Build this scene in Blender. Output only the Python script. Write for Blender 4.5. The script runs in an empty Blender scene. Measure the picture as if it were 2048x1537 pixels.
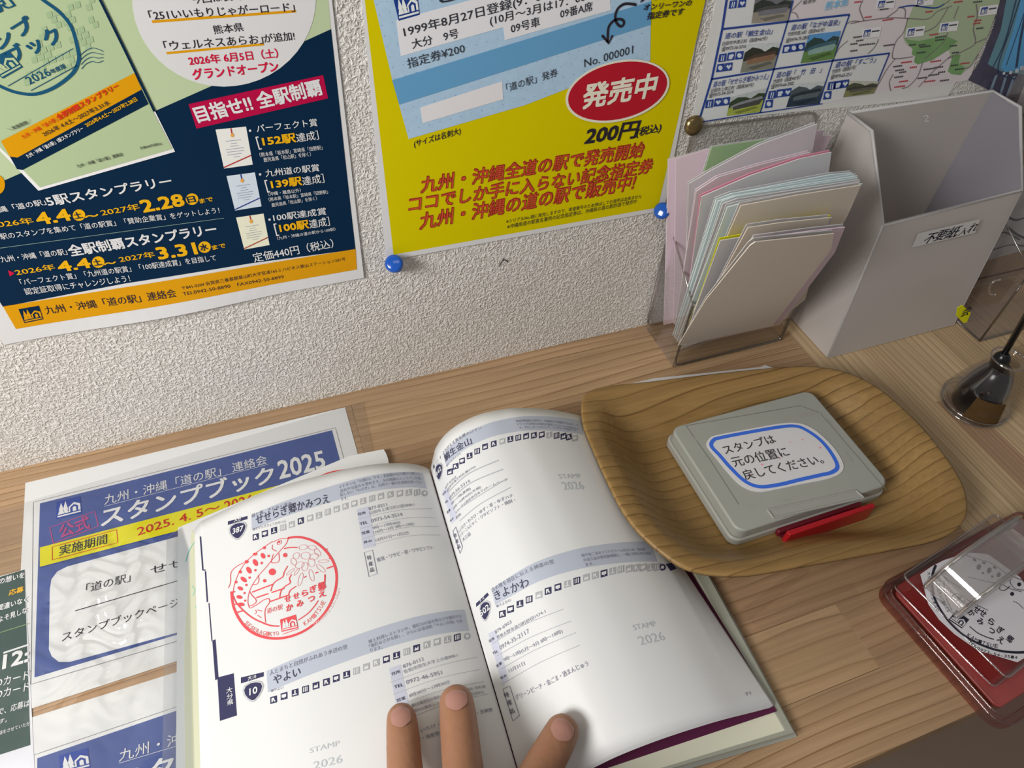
import bpy, bmesh, math, random
from mathutils import Vector, Matrix
from mathutils.geometry import tessellate_polygon
random.seed(7)
sc = bpy.context.scene
COL = sc.collection
# ---------------------------------------------------------------- camera
F = 1400.0; CX, CY = 1024.0, 768.5
RM = ((0.940549149459315, -0.22505218732715643, 0.2543989198692119),
      (-0.33748330203966626, -0.7038170652874949, 0.6250972399991073),
      (0.038370800040689754, -0.6737900649233117, -0.7379258974415227))
R = Matrix(RM)
CAM = Vector((0.0, -0.36850484, 0.4))
cd = bpy.data.cameras.new('camera'); cam = bpy.data.objects.new('camera', cd); COL.objects.link(cam)
cd.sensor_width = 36; cd.sensor_fit = 'HORIZONTAL'; cd.lens = F / 2048 * 36
cd.clip_start = .01; cd.clip_end = 50
rt, dn, fw = R.col[0], R.col[1], R.col[2]
m4 = Matrix((( rt[0], -dn[0], -fw[0], CAM[0]), (rt[1], -dn[1], -fw[1], CAM[1]), (rt[2], -dn[2], -fw[2], CAM[2]), (0, 0, 0, 1)))
cam.matrix_world = m4
sc.camera = cam
# ---------------------------------------------------------------- light
sc.view_settings.view_transform = 'Standard'
sc.view_settings.look = 'None'
sc.view_settings.gamma = 1
sc.view_settings.use_curve_mapping = False
sc.view_settings.exposure = 0.0
wd = bpy.data.worlds.new('room_light'); sc.world = wd; wd.use_nodes = True
bg = wd.node_tree.nodes['Background']; bg.inputs[0].default_value = (1.0, .97, .93, 1); bg.inputs[1].default_value = .175
def area(name, loc, target, w, h, power, col=(1, 1, 1)):
    l = bpy.data.lights.new(name, 'AREA'); l.shape = 'RECTANGLE'; l.size = w; l.size_y = h; l.energy = power; l.color = col
    o = bpy.data.objects.new(name, l); COL.objects.link(o); o.location = loc
    d = Vector(target) - Vector(loc); o.rotation_euler = d.to_track_quat('-Z', 'Y').to_euler()
    return o
area('stand_in_light', (-.62, -.44, .60), (-.05, -.12, .03), .32, .3, 7.7, (1, .985, .955))  # key stand-in for overhead light, hung low and left for rightward falloff
area('stand_in_light', (-.2, -.9, 1.9), (0, -.05, .1), .9, .3, 2.0, (1, .965, .92))  # added soft frontal fill that lifts the wall
# ---------------------------------------------------------------- helpers
def proj(P):
    d = Vector(P) - CAM
    z = d.dot(fw)
    return CX + F * d.dot(rt) / z, CY + F * d.dot(dn) / z
def ray(px, py): return R @ Vector((px - CX, py - CY, F))
def tab(px, py, z=0.0):
    d = ray(px, py); return CAM + d * ((z - CAM.z) / d.z)
def hit(px, py, p0, n):
    d = ray(px, py); n = Vector(n); return CAM + d * ((Vector(p0) - CAM).dot(n) / d.dot(n))
def lin(c):
    c /= 255.0
    return c / 12.92 if c <= .04045 else ((c + .055) / 1.055) ** 2.4
def C(r, g, b, k=.62): return tuple(min(.92, lin(x) / k) for x in (r, g, b))
MATS = {}
def nodemat(name):
    m = bpy.data.materials.new(name); m.use_nodes = True
    nt = m.node_tree; nt.nodes.clear()
    return m, nt, nt.nodes.new('ShaderNodeOutputMaterial')
def mat(col, rough=.6, spec=.14, noise=0.0, bump=0.0, scale=60, metal=0.0, name='print'):
    key = (tuple(round(x, 4) for x in col), rough, spec, noise, bump, scale, metal)
    if key in MATS: return MATS[key]
    m, nt, out = nodemat(name)
    p = nt.nodes.new('ShaderNodeBsdfPrincipled'); nt.links.new(p.outputs[0], out.inputs[0])
    p.inputs['Base Color'].default_value = (*col, 1); p.inputs['Roughness'].default_value = rough
    p.inputs['Specular IOR Level'].default_value = spec; p.inputs['Metallic'].default_value = metal
    if noise or bump:
        tc = nt.nodes.new('ShaderNodeTexCoord'); nz = nt.nodes.new('ShaderNodeTexNoise'); nz.inputs['Scale'].default_value = scale
        nz.inputs['Detail'].default_value = 5; nt.links.new(tc.outputs['Object'], nz.inputs['Vector'])
        if noise:
            mx = nt.nodes.new('ShaderNodeMix'); mx.data_type = 'RGBA'
            mx.inputs['A'].default_value = (*[x * (1 - noise) for x in col], 1); mx.inputs['B'].default_value = (*[min(1, x * (1 + noise)) for x in col], 1)
            nt.links.new(nz.outputs['Fac'], mx.inputs['Factor']); nt.links.new(mx.outputs['Result'], p.inputs['Base Color'])
        if bump:
            b = nt.nodes.new('ShaderNodeBump'); b.inputs['Strength'].default_value = bump; b.inputs['Distance'].default_value = .001
            nt.links.new(nz.outputs['Fac'], b.inputs['Height']); nt.links.new(b.outputs['Normal'], p.inputs['Normal'])
    MATS[key] = m
    return m
def clear(name, tint=(.96, .96, .96), refl=.06, rough=.05, frost=0.0, frost_col=(.7, .7, .7), bump=0.0, bscale=40):
    """thin clear or frosted plastic: see-through, with a glossy film and an optional milky share"""
    m, nt, out = nodemat(name)
    tr = nt.nodes.new('ShaderNodeBsdfTransparent'); tr.inputs[0].default_value = (*tint, 1)
    gl = nt.nodes.new('ShaderNodeBsdfGlossy'); gl.inputs['Roughness'].default_value = rough; gl.inputs[0].default_value = (1, 1, 1, 1)
    lw = nt.nodes.new('ShaderNodeLayerWeight'); lw.inputs[0].default_value = .25
    mr = nt.nodes.new('ShaderNodeMapRange'); mr.inputs[3].default_value = refl; mr.inputs[4].default_value = min(1, refl + .32)
    nt.links.new(lw.outputs['Fresnel'], mr.inputs[0])
    base = tr.outputs[0]
    if frost:
        df = nt.nodes.new('ShaderNodeBsdfDiffuse'); df.inputs[0].default_value = (*frost_col, 1)
        tl = nt.nodes.new('ShaderNodeBsdfTranslucent'); tl.inputs[0].default_value = (*frost_col, 1)
        ad = nt.nodes.new('ShaderNodeMixShader'); ad.inputs[0].default_value = .35
        nt.links.new(df.outputs[0], ad.inputs[1]); nt.links.new(tl.outputs[0], ad.inputs[2])
        mx0 = nt.nodes.new('ShaderNodeMixShader'); mx0.inputs[0].default_value = frost
        nt.links.new(tr.outputs[0], mx0.inputs[1]); nt.links.new(ad.outputs[0], mx0.inputs[2]); base = mx0.outputs[0]
    mx = nt.nodes.new('ShaderNodeMixShader'); nt.links.new(mr.outputs[0], mx.inputs[0])
    nt.links.new(base, mx.inputs[1]); nt.links.new(gl.outputs[0], mx.inputs[2]); nt.links.new(mx.outputs[0], out.inputs[0])
    if bump:
        tc = nt.nodes.new('ShaderNodeTexCoord'); nz = nt.nodes.new('ShaderNodeTexNoise'); nz.inputs['Scale'].default_value = bscale
        nz.inputs['Detail'].default_value = 6; nt.links.new(tc.outputs['Object'], nz.inputs['Vector'])
        b = nt.nodes.new('ShaderNodeBump'); b.inputs['Strength'].default_value = bump; b.inputs['Distance'].default_value = .004
        nt.links.new(nz.outputs['Fac'], b.inputs['Height']); nt.links.new(b.outputs['Normal'], gl.inputs['Normal'])
    return m
def wood(name, axis, c0, c1, c2, period=.005, wob=.012, rough=.45, knots=False, stretch=2.2, seed=0.0, per_obj=True):
    """sawn softwood: growth rings as bands across the board, stretched fibre noise along it"""
    m, nt, out = nodemat(name); N = nt.nodes.new; L = nt.links.new
    p = N('ShaderNodeBsdfPrincipled'); L(p.outputs[0], out.inputs[0]); p.inputs['Roughness'].default_value = rough; p.inputs['Specular IOR Level'].default_value = .35
    tc = N('ShaderNodeTexCoord'); oi = N('ShaderNodeObjectInfo')
    mp = N('ShaderNodeMapping'); L(tc.outputs['Object'], mp.inputs['Vector'])
    mp.inputs['Rotation'].default_value = (0, 0, 0 if axis == 'X' else math.radians(90))
    cmb = N('ShaderNodeCombineXYZ'); ml = N('ShaderNodeMath'); ml.operation = 'MULTIPLY_ADD'; ml.inputs[1].default_value = 37.0 if per_obj else 0.0; ml.inputs[2].default_value = seed
    L(oi.outputs['Random'], ml.inputs[0])
    L(ml.outputs[0], cmb.inputs[0]); L(ml.outputs[0], cmb.inputs[1])
    add = N('ShaderNodeVectorMath'); add.operation = 'ADD'; L(mp.outputs[0], add.inputs[0]); L(cmb.outputs[0], add.inputs[1])
    st = N('ShaderNodeVectorMath'); st.operation = 'MULTIPLY'; st.inputs[1].default_value = (stretch, 14, 14); L(add.outputs[0], st.inputs[0])
    nz = N('ShaderNodeTexNoise'); nz.inputs['Scale'].default_value = 1; nz.inputs['Detail'].default_value = 3; L(st.outputs[0], nz.inputs['Vector'])
    sep = N('ShaderNodeSeparateXYZ'); L(add.outputs[0], sep.inputs[0])
    w = N('ShaderNodeMath'); w.operation = 'MULTIPLY_ADD'; w.inputs[1].default_value = wob * 2; L(nz.outputs['Fac'], w.inputs[0]); L(sep.outputs[1], w.inputs[2])
    src = w.outputs[0]
    if knots:
        vo = N('ShaderNodeTexVoronoi'); vo.inputs['Scale'].default_value = 7; L(mp.outputs[0], vo.inputs['Vector'])
        kr = N('ShaderNodeMapRange'); kr.inputs[1].default_value = 0; kr.inputs[2].default_value = .35; kr.inputs[3].default_value = .02; kr.inputs[4].default_value = 0
        kr.interpolation_type = 'SMOOTHSTEP'
        L(vo.outputs['Distance'], kr.inputs[0]); a2 = N('ShaderNodeMath'); L(src, a2.inputs[0]); L(kr.outputs[0], a2.inputs[1]); src = a2.outputs[0]
    fr = N('ShaderNodeMath'); fr.operation = 'MULTIPLY'; fr.inputs[1].default_value = 1 / period; L(src, fr.inputs[0])
    fc = N('ShaderNodeMath'); fc.operation = 'FRACT'; L(fr.outputs[0], fc.inputs[0])
    rp = N('ShaderNodeValToRGB'); e = rp.color_ramp.elements
    e[0].position = 0; e[0].color = (*c0, 1); e[1].position = 1.0; e[1].color = (*c0, 1)
    x = e.new(.55); x.color = (*[(2 * a + b) / 3 for a, b in zip(c0, c1)], 1); x = e.new(.84); x.color = (*c1, 1); x = e.new(.915); x.color = (*c2, 1); x = e.new(.96); x.color = (*c1, 1)
    L(fc.outputs[0], rp.inputs[0])
    fs = N('ShaderNodeVectorMath'); fs.operation = 'MULTIPLY'; fs.inputs[1].default_value = (9, 420, 420); L(add.outputs[0], fs.inputs[0])
    nf = N('ShaderNodeTexNoise'); nf.inputs['Scale'].default_value = 1; nf.inputs['Detail'].default_value = 3; L(fs.outputs[0], nf.inputs['Vector'])
    bs = N('ShaderNodeVectorMath'); bs.operation = 'MULTIPLY'; bs.inputs[1].default_value = (5, 22, 22); L(add.outputs[0], bs.inputs[0])
    nb = N('ShaderNodeTexNoise'); nb.inputs['Scale'].default_value = 1; L(bs.outputs[0], nb.inputs['Vector'])
    mr = N('ShaderNodeMapRange'); mr.inputs[1].default_value = .25; mr.inputs[2].default_value = .75; mr.inputs[3].default_value = .84; mr.inputs[4].default_value = 1.12; L(nf.outputs['Fac'], mr.inputs[0])
    mb = N('ShaderNodeMapRange'); mb.inputs[1].default_value = .3; mb.inputs[2].default_value = .7; mb.inputs[3].default_value = .82; mb.inputs[4].default_value = 1.12; L(nb.outputs['Fac'], mb.inputs[0])
    # rings fade in and out across the board
    base = N('ShaderNodeMix'); base.data_type = 'RGBA'; base.inputs['A'].default_value = (*[(a * 2 + b) / 3 for a, b in zip(c0, c1)], 1); L(rp.outputs[0], base.inputs['B'])
    mf = N('ShaderNodeMapRange'); mf.inputs[1].default_value = .35; mf.inputs[2].default_value = .6; mf.inputs[3].default_value = .35; mf.inputs[4].default_value = 1; L(nb.outputs['Fac'], mf.inputs[0]); L(mf.outputs[0], base.inputs['Factor'])
    v1 = N('ShaderNodeVectorMath'); v1.operation = 'SCALE'; L(base.outputs['Result'], v1.inputs[0]); L(mr.outputs[0], v1.inputs['Scale'])
    v2 = N('ShaderNodeVectorMath'); v2.operation = 'SCALE'; L(v1.outputs[0], v2.inputs[0]); L(mb.outputs[0], v2.inputs['Scale'])
    L(v2.outputs[0], p.inputs['Base Color'])
    b = N('ShaderNodeBump'); b.inputs['Strength'].default_value = .25; b.inputs['Distance'].default_value = .0004; L(nf.outputs['Fac'], b.inputs['Height']); L(b.outputs['Normal'], p.inputs['Normal'])
    return m
def tag(o, label=None, cat=None, group=None, kind=None):
    if label: o['label'] = label
    if cat: o['category'] = cat
    if group: o['group'] = group
    if kind: o['kind'] = kind
    return o
def empty(name, loc, label=None, cat=None, group=None):
    o = bpy.data.objects.new(name, None); o.empty_display_size = .02; COL.objects.link(o); o.location = loc
    return tag(o, label, cat, group)
def loc_of(o):
    v = Vector((0, 0, 0))
    while o is not None: v += o.location; o = o.parent
    return v
class MB:
    """collects world-space faces; build() links them as one mesh object"""
    def __init__(s): s.v = []; s.f = []; s.mi = []; s.ms = []
    def mat(s, m):
        if m not in s.ms: s.ms.append(m)
        return s.ms.index(m)
    def add(s, vs, fs, m):
        k = s.mat(m); b = len(s.v); s.v += [Vector(v) for v in vs]
        for f in fs: s.f.append([b + i for i in f]); s.mi.append(k)
    def build(s, name, parent=None, smooth=False, bevel=0, loc=None, seg=2, fixn=True):
        off = loc_of(parent) if parent else (Vector(loc) if loc else Vector((0, 0, 0)))
        me = bpy.data.meshes.new(name); me.from_pydata([v - off for v in s.v], [], s.f)
        for m in s.ms: me.materials.append(m)
        for p, k in zip(me.polygons, s.mi): p.material_index = k; p.use_smooth = smooth
        if fixn:
            bm = bmesh.new(); bm.from_mesh(me); bmesh.ops.recalc_face_normals(bm, faces=bm.faces); bm.to_mesh(me); bm.free()
        me.update()
        o = bpy.data.objects.new(name, me); COL.objects.link(o)
        if parent: o.parent = parent
        elif loc: o.location = loc
        if bevel:
            b = o.modifiers.new('bevel', 'BEVEL'); b.width = bevel; b.segments = seg; b.limit_method = 'ANGLE'; b.angle_limit = math.radians(35)
            for p in me.polygons: p.use_smooth = True
            me.set_sharp_from_angle(angle=math.radians(35))
        return o
    def box(s, a, b, m, T=None):
        x0, y0, z0 = a; x1, y1, z1 = b
        vs = [(x0, y0, z0), (x1, y0, z0), (x1, y1, z0), (x0, y1, z0), (x0, y0, z1), (x1, y0, z1), (x1, y1, z1), (x0, y1, z1)]
        if T: vs = [T(Vector(v)) for v in vs]
        s.add(vs, [(0, 3, 2, 1), (4, 5, 6, 7), (0, 1, 5, 4), (1, 2, 6, 5), (2, 3, 7, 6), (3, 0, 4, 7)], m)
    def prism(s, poly, d, m):
        """polygon (3D points) extruded by vector d"""
        n = len(poly); d = Vector(d); vs = [Vector(p) for p in poly]; vs += [p + d for p in vs]
        fs = [tuple(range(n)), tuple(range(2 * n - 1, n - 1, -1))] + [(i, (i + 1) % n, n + (i + 1) % n, n + i) for i in range(n)]
        s.add(vs, fs, m)
    def tube(s, pts, rs, m, n=12, cap=True):
        pts = [Vector(p) for p in pts]
        if not hasattr(rs, '__len__'): rs = [rs] * len(pts)
        t0 = (pts[1] - pts[0]).normalized(); a = t0.orthogonal().normalized(); vs = []; fs = []
        for i, p in enumerate(pts):
            t = (pts[min(i + 1, len(pts) - 1)] - pts[max(i - 1, 0)]).normalized()
            a = (a - t * a.dot(t)).normalized(); b = t.cross(a)
            for k in range(n):
                an = 2 * math.pi * k / n; vs.append(p + (a * math.cos(an) + b * math.sin(an)) * rs[i])
        for i in range(len(pts) - 1):
            for k in range(n): fs.append((i * n + k, i * n + (k + 1) % n, (i + 1) * n + (k + 1) % n, (i + 1) * n + k))
        if cap: fs += [tuple(range(n - 1, -1, -1)), tuple(range((len(pts) - 1) * n, len(pts) * n))]
        s.add(vs, fs, m)
    def lathe(s, prof, m, c, n=40, T=None):
        vs = []; fs = []
        for r, z in prof:
            for k in range(n):
                an = 2 * math.pi * k / n; v = Vector((r * math.cos(an), r * math.sin(an), z))
                vs.append((T(v) if T else v) + Vector(c))
        for i in range(len(prof) - 1):
            for k in range(n): fs.append((i * n + k, i * n + (k + 1) % n, (i + 1) * n + (k + 1) % n, (i + 1) * n + k))
        s.add(vs, fs, m)
# surfaces: at(u, v, off) gives the point, inv(px, py) finds (u, v) where that sight line meets the surface
class Surf:
    g = (0, 0); cell = None
    def __init__(s, fn, guess=(0, 0)): s.at = fn; s.g = guess
    def inv(s, px, py):
        u, v = s.g; h = 1e-4
        for _ in range(30):
            x, y = proj(s.at(u, v, 0)); ex, ey = px - x, py - y
            if abs(ex) + abs(ey) < .02: break
            x1, y1 = proj(s.at(u + h, v, 0)); x2, y2 = proj(s.at(u, v + h, 0))
            a, b, c, d = (x1 - x) / h, (x2 - x) / h, (y1 - y) / h, (y2 - y) / h
            det = a * d - b * c
            if abs(det) < 1e-9: break
            du, dv = (d * ex - b * ey) / det, (a * ey - c * ex) / det
            k = max(1, math.hypot(du, dv) / .08); u += du / k; v += dv / k
        s.g = (u, v)
        return Vector((u, v))
LAY = 7e-5
def table_surf(z): return Surf(lambda u, v, o: Vector((u, v, z + o)), (0, -.15))
def wall_surf(d):
    s = Surf(lambda u, v, o: Vector((u, -(d(u, v) + o), v)), (.1, .15)); s.cell = .01
    return s
GL = {}
def glyphs(s, bold):
    k = (s, bold)
    if k in GL: return GL[k]
    cu = bpy.data.curves.new('t', 'FONT'); cu.body = s; cu.size = 1; cu.resolution_u = 2
    o = bpy.data.objects.new('t', cu); COL.objects.link(o)
    dg = bpy.context.evaluated_depsgraph_get(); me = o.evaluated_get(dg).to_mesh()
    vs = [(v.co.x, v.co.y) for v in me.vertices]; fs = [tuple(p.vertices) for p in me.polygons]
    o.evaluated_get(dg).to_mesh_clear(); bpy.data.objects.remove(o); bpy.data.curves.remove(cu)
    cjk = any(ord(c) > 0x2E80 for c in s)
    x0 = min(v[0] for v in vs); x1 = max(v[0] for v in vs)
    y0, hh = (-.10, .92) if cjk else (0, .73)
    if bold:
        n = len(vs); b = bold * .9; sh = ((-b, -b), (b, b), (-b, b), (b, -b)) if bold > .015 else ((-b, -b * .6), (b, b * .6))
        fs = [tuple(i + n * k for i in f) for k in range(len(sh)) for f in fs]; vs = [(x + a, y + c, k) for k, (a, c) in enumerate(sh) for x, y in vs]
    else: vs = [(x, y, 0) for x, y in vs]
    r = ([((x - x0) / (x1 - x0), (y - y0) / hh, k) for x, y, k in vs], fs)
    GL[k] = r
    return r
class Print:
    """ink on a surface: every helper takes pixel positions of the photograph and sets the ink down on the real surface there"""
    def __init__(s, surf, parent): s.s = surf; s.p = parent; s.l = 1
    def _o(s, mb, name): return mb.build(name, s.p, fixn=False)
    def text(s, t, a, b, h, m, bold=0.0, lay=None, shear=0.0, name='lettering', mb=None, dx=0, up=None):
        P = s.s; A = P.inv(*a); B = P.inv(*b)
        ex = B - A
        if up is None:
            q = P.inv(a[0], a[1] - h) - A; n = Vector((-ex.y, ex.x)).normalized()
            if q.dot(n) < 0: n = -n
            ey = n * q.dot(n)
        else: ey = P.inv(*up) - A
        vs, fs = glyphs(t, bold); o = (lay if lay is not None else s.l + 4) * LAY
        out = []
        for x, y, k in vs:
            q = A + ex * x + ey * y + ex.normalized() * (shear * y * ey.length); out.append(P.at(q.x, q.y, o + k * 1.5e-5))
        own = mb is None; mb = mb or MB(); mb.add(out, fs, m)
        return s._o(mb, name) if own else mb
    def quad(s, q, m, lay=1, n=1, k=1, name='printed_panel', mb=None):
        P = s.s; c = [P.inv(*x) for x in q]; vs = []; fs = []
        for j in range(k + 1):
            for i in range(n + 1):
                a = c[0].lerp(c[1], i / n); b = c[3].lerp(c[2], i / n); w = a.lerp(b, j / k); vs.append(P.at(w.x, w.y, lay * LAY))
        for j in range(k):
            for i in range(n): t = j * (n + 1) + i; fs.append((t, t + 1, t + n + 2, t + n + 1))
        own = mb is None; mb = mb or MB(); mb.add(vs, fs, m)
        return s._o(mb, name) if own else mb
    def poly(s, pts, m, lay=1, name='printed_panel', mb=None):
        P = s.s; c = [P.inv(*x) for x in pts]
        fs = [tuple(f) for f in tessellate_polygon([[Vector((w.x, w.y, 0)) for w in c]])]
        uv = [(w.x, w.y) for w in c]; g = P.cell
        if g and max(max(a[k] for a in uv) - min(a[k] for a in uv) for k in (0, 1)) > g:
            bm = bmesh.new(); bv = [bm.verts.new((x, y, 0)) for x, y in uv]
            for f in fs:
                try: bm.faces.new([bv[i] for i in f])
                except ValueError: pass
            for k in (0, 1):
                lo, hi = min(a[k] for a in uv), max(a[k] for a in uv); t = math.ceil(lo / g) * g
                while t < hi:
                    co = Vector((0, 0, 0)); co[k] = t; no = Vector((0, 0, 0)); no[k] = 1
                    bmesh.ops.bisect_plane(bm, geom=bm.verts[:] + bm.edges[:] + bm.faces[:], dist=1e-7, plane_co=co, plane_no=no); t += g
            bm.verts.index_update(); uv = [(v.co.x, v.co.y) for v in bm.verts]; fs = [tuple(v.index for v in f.verts) for f in bm.faces]; bm.free()
        vs = [P.at(x, y, lay * LAY) for x, y in uv]
        own = mb is None; mb = mb or MB(); mb.add(vs, fs, m)
        return s._o(mb, name) if own else mb
    def stroke(s, pts, w, m, lay=2, closed=False, smooth=False, name='printed_line', mb=None):
        P = s.s
        if smooth and len(pts) > 2: pts = catmull([Vector(p) for p in pts], 5, closed)
        c = [P.inv(*x) for x in pts]
        sc_ = (P.inv(pts[0][0] + 3, pts[0][1]) - P.inv(pts[0][0], pts[0][1])).length / 3
        hw = w * sc_ / 2
        if not smooth:
            d = []
            for i in range(len(c) - (0 if closed else 1)):
                a, b = c[i], c[(i + 1) % len(c)]; n = max(1, int((b - a).length / .006)); d += [a.lerp(b, k / n) for k in range(n)]
            if not closed: d.append(c[-1])
            c = d
        n = len(c); vs = []; fs = []
        for i in range(n):
            a = c[(i - 1) % n] if closed or i > 0 else c[i]; b = c[(i + 1) % n] if closed or i < n - 1 else c[i]
            t = (b - a); t = t.normalized() if t.length > 1e-9 else Vector((1, 0)); nn = Vector((-t.y, t.x)) * hw
            for q in (c[i] + nn, c[i] - nn): vs.append(P.at(q.x, q.y, lay * LAY))
        for i in range(n if closed else n - 1): j = (i + 1) % n; fs.append((2 * i, 2 * i + 1, 2 * j + 1, 2 * j))
        own = mb is None; mb = mb or MB(); mb.add(vs, fs, m)
        return s._o(mb, name) if own else mb
    def ell(s, c, rx, ry, m, rot=0, lay=2, n=28, name='printed_panel', mb=None):
        r = math.radians(rot)
        return s.poly([(c[0] + rx * math.cos(a) * math.cos(r) - ry * math.sin(a) * math.sin(r), c[1] + rx * math.cos(a) * math.sin(r) + ry * math.sin(a) * math.cos(r))
                       for a in [2 * math.pi * i / n for i in range(n)]], m, lay, name, mb)
    def emblem(s, q, dark, light, lay=3, name='road_station_emblem', fill=True):
        """square sign with two fir trees and a house on a ground line"""
        mb = MB()
        def b(x, y):
            X = (1 - y) * ((1 - x) * q[0][0] + x * q[1][0]) + y * ((1 - x) * q[3][0] + x * q[2][0])
            Y = (1 - y) * ((1 - x) * q[0][1] + x * q[1][1]) + y * ((1 - x) * q[3][1] + x * q[2][1]); return X, Y
        if fill: s.poly([b(*p) for p in ((0, 0), (1, 0), (1, 1), (0, 1))], dark, lay, mb=mb)
        for pg in ([(.06, .78), (.13, .55), (.10, .55), (.2, .12), (.3, .55), (.27, .55), (.33, .78)],
                   [(.28, .5), (.38, .08), (.48, .6), (.44, .6), (.5, .78), (.34, .78)],
                   [(.5, .48), (.72, .26), (.97, .42), (.97, .78), (.88, .78), (.88, .5), (.72, .38), (.56, .52), (.56, .78), (.5, .78)],
                   [(.66, .56), (.74, .5), (.8, .56), (.8, .78), (.66, .78)], [(.05, .84), (.97, .84), (.97, .92), (.05, .92)]):
            s.poly([b(*p) for p in pg], light, lay + 2, mb=mb)
        return s._o(mb, name)
def catmull(p, n, closed=False):
    out = []; N = len(p)
    for i in range(N if closed else N - 1):
        g = lambda k: p[k % N] if closed else p[max(0, min(N - 1, k))]
        a, b, c, d = g(i - 1), g(i), g(i + 1), g(i + 2)
        for k in range(n):
            t = k / n
            out.append(.5 * ((2 * b) + (c - a) * t + (2 * a - 5 * b + 4 * c - d) * t * t + (3 * b - a - 3 * c + d) * t ** 3))
    if not closed: out.append(p[-1])
    return out
# ---------------------------------------------------------------- shared materials
INK = mat((.025, .025, .04)); NAVY = mat((.0015, .022, .062), .6, .1); PRW = mat((.78, .78, .79), .5, .14); PAPER = mat((.80, .80, .81), .4, .35)
GOLD = mat(C(182, 128, 5, .6), .5, .14); GOLDT = mat(C(205, 148, 15, .6)); WH = mat((.82, .82, .83)); GREEN = mat(C(158, 172, 138, .62), .5, .14)
RED = mat(C(165, 15, 50, .55)); MAG = mat(C(140, 5, 50, .5), .5, .14)
# ---------------------------------------------------------------- setting
def wallpaper():
    m, nt, out = nodemat('embossed_wallpaper'); N = nt.nodes.new; L = nt.links.new
    p = N('ShaderNodeBsdfPrincipled'); L(p.outputs[0], out.inputs[0]); p.inputs['Base Color'].default_value = (.72, .69, .66, 1)
    p.inputs['Roughness'].default_value = .5; p.inputs['Specular IOR Level'].default_value = .35
    tc = N('ShaderNodeTexCoord'); hs = []
    for rot, sc_, seed in ((0, (400, 1, 800), 0), (0, (720, 1, 400), 5)):
        v = N('ShaderNodeVectorMath'); v.operation = 'MULTIPLY'; v.inputs[1].default_value = sc_; L(tc.outputs['Object'], v.inputs[0])
        a = N('ShaderNodeVectorMath'); a.inputs[1].default_value = (seed, seed, seed); L(v.outputs[0], a.inputs[0])
        n = N('ShaderNodeTexNoise'); n.inputs['Scale'].default_value = .8; n.inputs['Detail'].default_value = 1.5; n.inputs['Distortion'].default_value = .6; L(a.outputs[0], n.inputs['Vector']); hs.append(n.outputs['Fac'])
    mx = N('ShaderNodeMath'); mx.operation = 'MAXIMUM'; L(hs[0], mx.inputs[0]); L(hs[1], mx.inputs[1])
    mr = N('ShaderNodeMapRange'); mr.inputs[1].default_value = .42; mr.inputs[2].default_value = .68; L(mx.outputs[0], mr.inputs[0])
    b = N('ShaderNodeBump'); b.inputs['Strength'].default_value = .75; b.inputs['Distance'].default_value = .0010; L(mr.outputs[0], b.inputs['Height']); L(b.outputs['Normal'], p.inputs['Normal'])
    cr = N('ShaderNodeMix'); cr.data_type = 'RGBA'; cr.inputs['A'].default_value = (.66, .63, .58, 1); cr.inputs['B'].default_value = (.92, .90, .87, 1); L(mr.outputs[0], cr.inputs['Factor']); L(cr.outputs['Result'], p.inputs['Base Color'])  # embossing shade also put into the colour: hollows darker, raised weave paler
    return m
w = MB(); w.box((-1.2, 0, -.75), (1.6, .1, 1.5), wallpaper()); wall = w.build('wall_back', loc=(0, 0, 0)); tag(wall, 'white wall covered with a woven-texture embossed wallpaper', 'wall', kind='structure')
fl = MB(); fl.box((-1.2, -2.0, -.78), (1.6, 0, -.75), mat(C(95, 82, 72, .35), .5, .3, .12, .1, 12)); tag(fl.build('floor', loc=(0, -1, -.75)), 'dull brown floor far below the counter edge', 'floor', kind='structure')
TW = [wood('softwood_x%d' % i, 'X', a, b, c, per, wb) for i, (a, b, c, per, wb) in enumerate([
    ((.46, .30, .175), (.38, .235, .125), (.20, .115, .055), .0056, .014), ((.49, .325, .185), (.40, .25, .13), (.21, .12, .055), .0095, .030), ((.44, .28, .16), (.36, .215, .115), (.18, .10, .048), .0072, .020)])]
TY = [wood('softwood_y%d' % i, 'Y', a, b, c, per, wb) for i, (a, b, c, per, wb) in enumerate([
    ((.58, .42, .25), (.45, .31, .17), (.34, .22, .12), .0036, .006), ((.63, .47, .285), (.51, .36, .20), (.38, .25, .14), .0070, .018), ((.45, .29, .18), (.35, .22, .13), (.25, .145, .08), .0042, .006)])]
counter = empty('countertop', (0, -.17, 0), 'pale laminated softwood counter running along the wall under everything', 'counter')
FY = tab(1720, 1528).y; XB = tab(1573, 661).x; TH = .028
def plank(x0, x1, y0, y1, m):
    b = MB(); g = .00004; b.box((x0 + g, y0 + g, -TH), (x1 - g, y1 - g, random.uniform(-.00008, 0)), m)
    b.build('plank', counter, bevel=.00015, seg=1)
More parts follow.
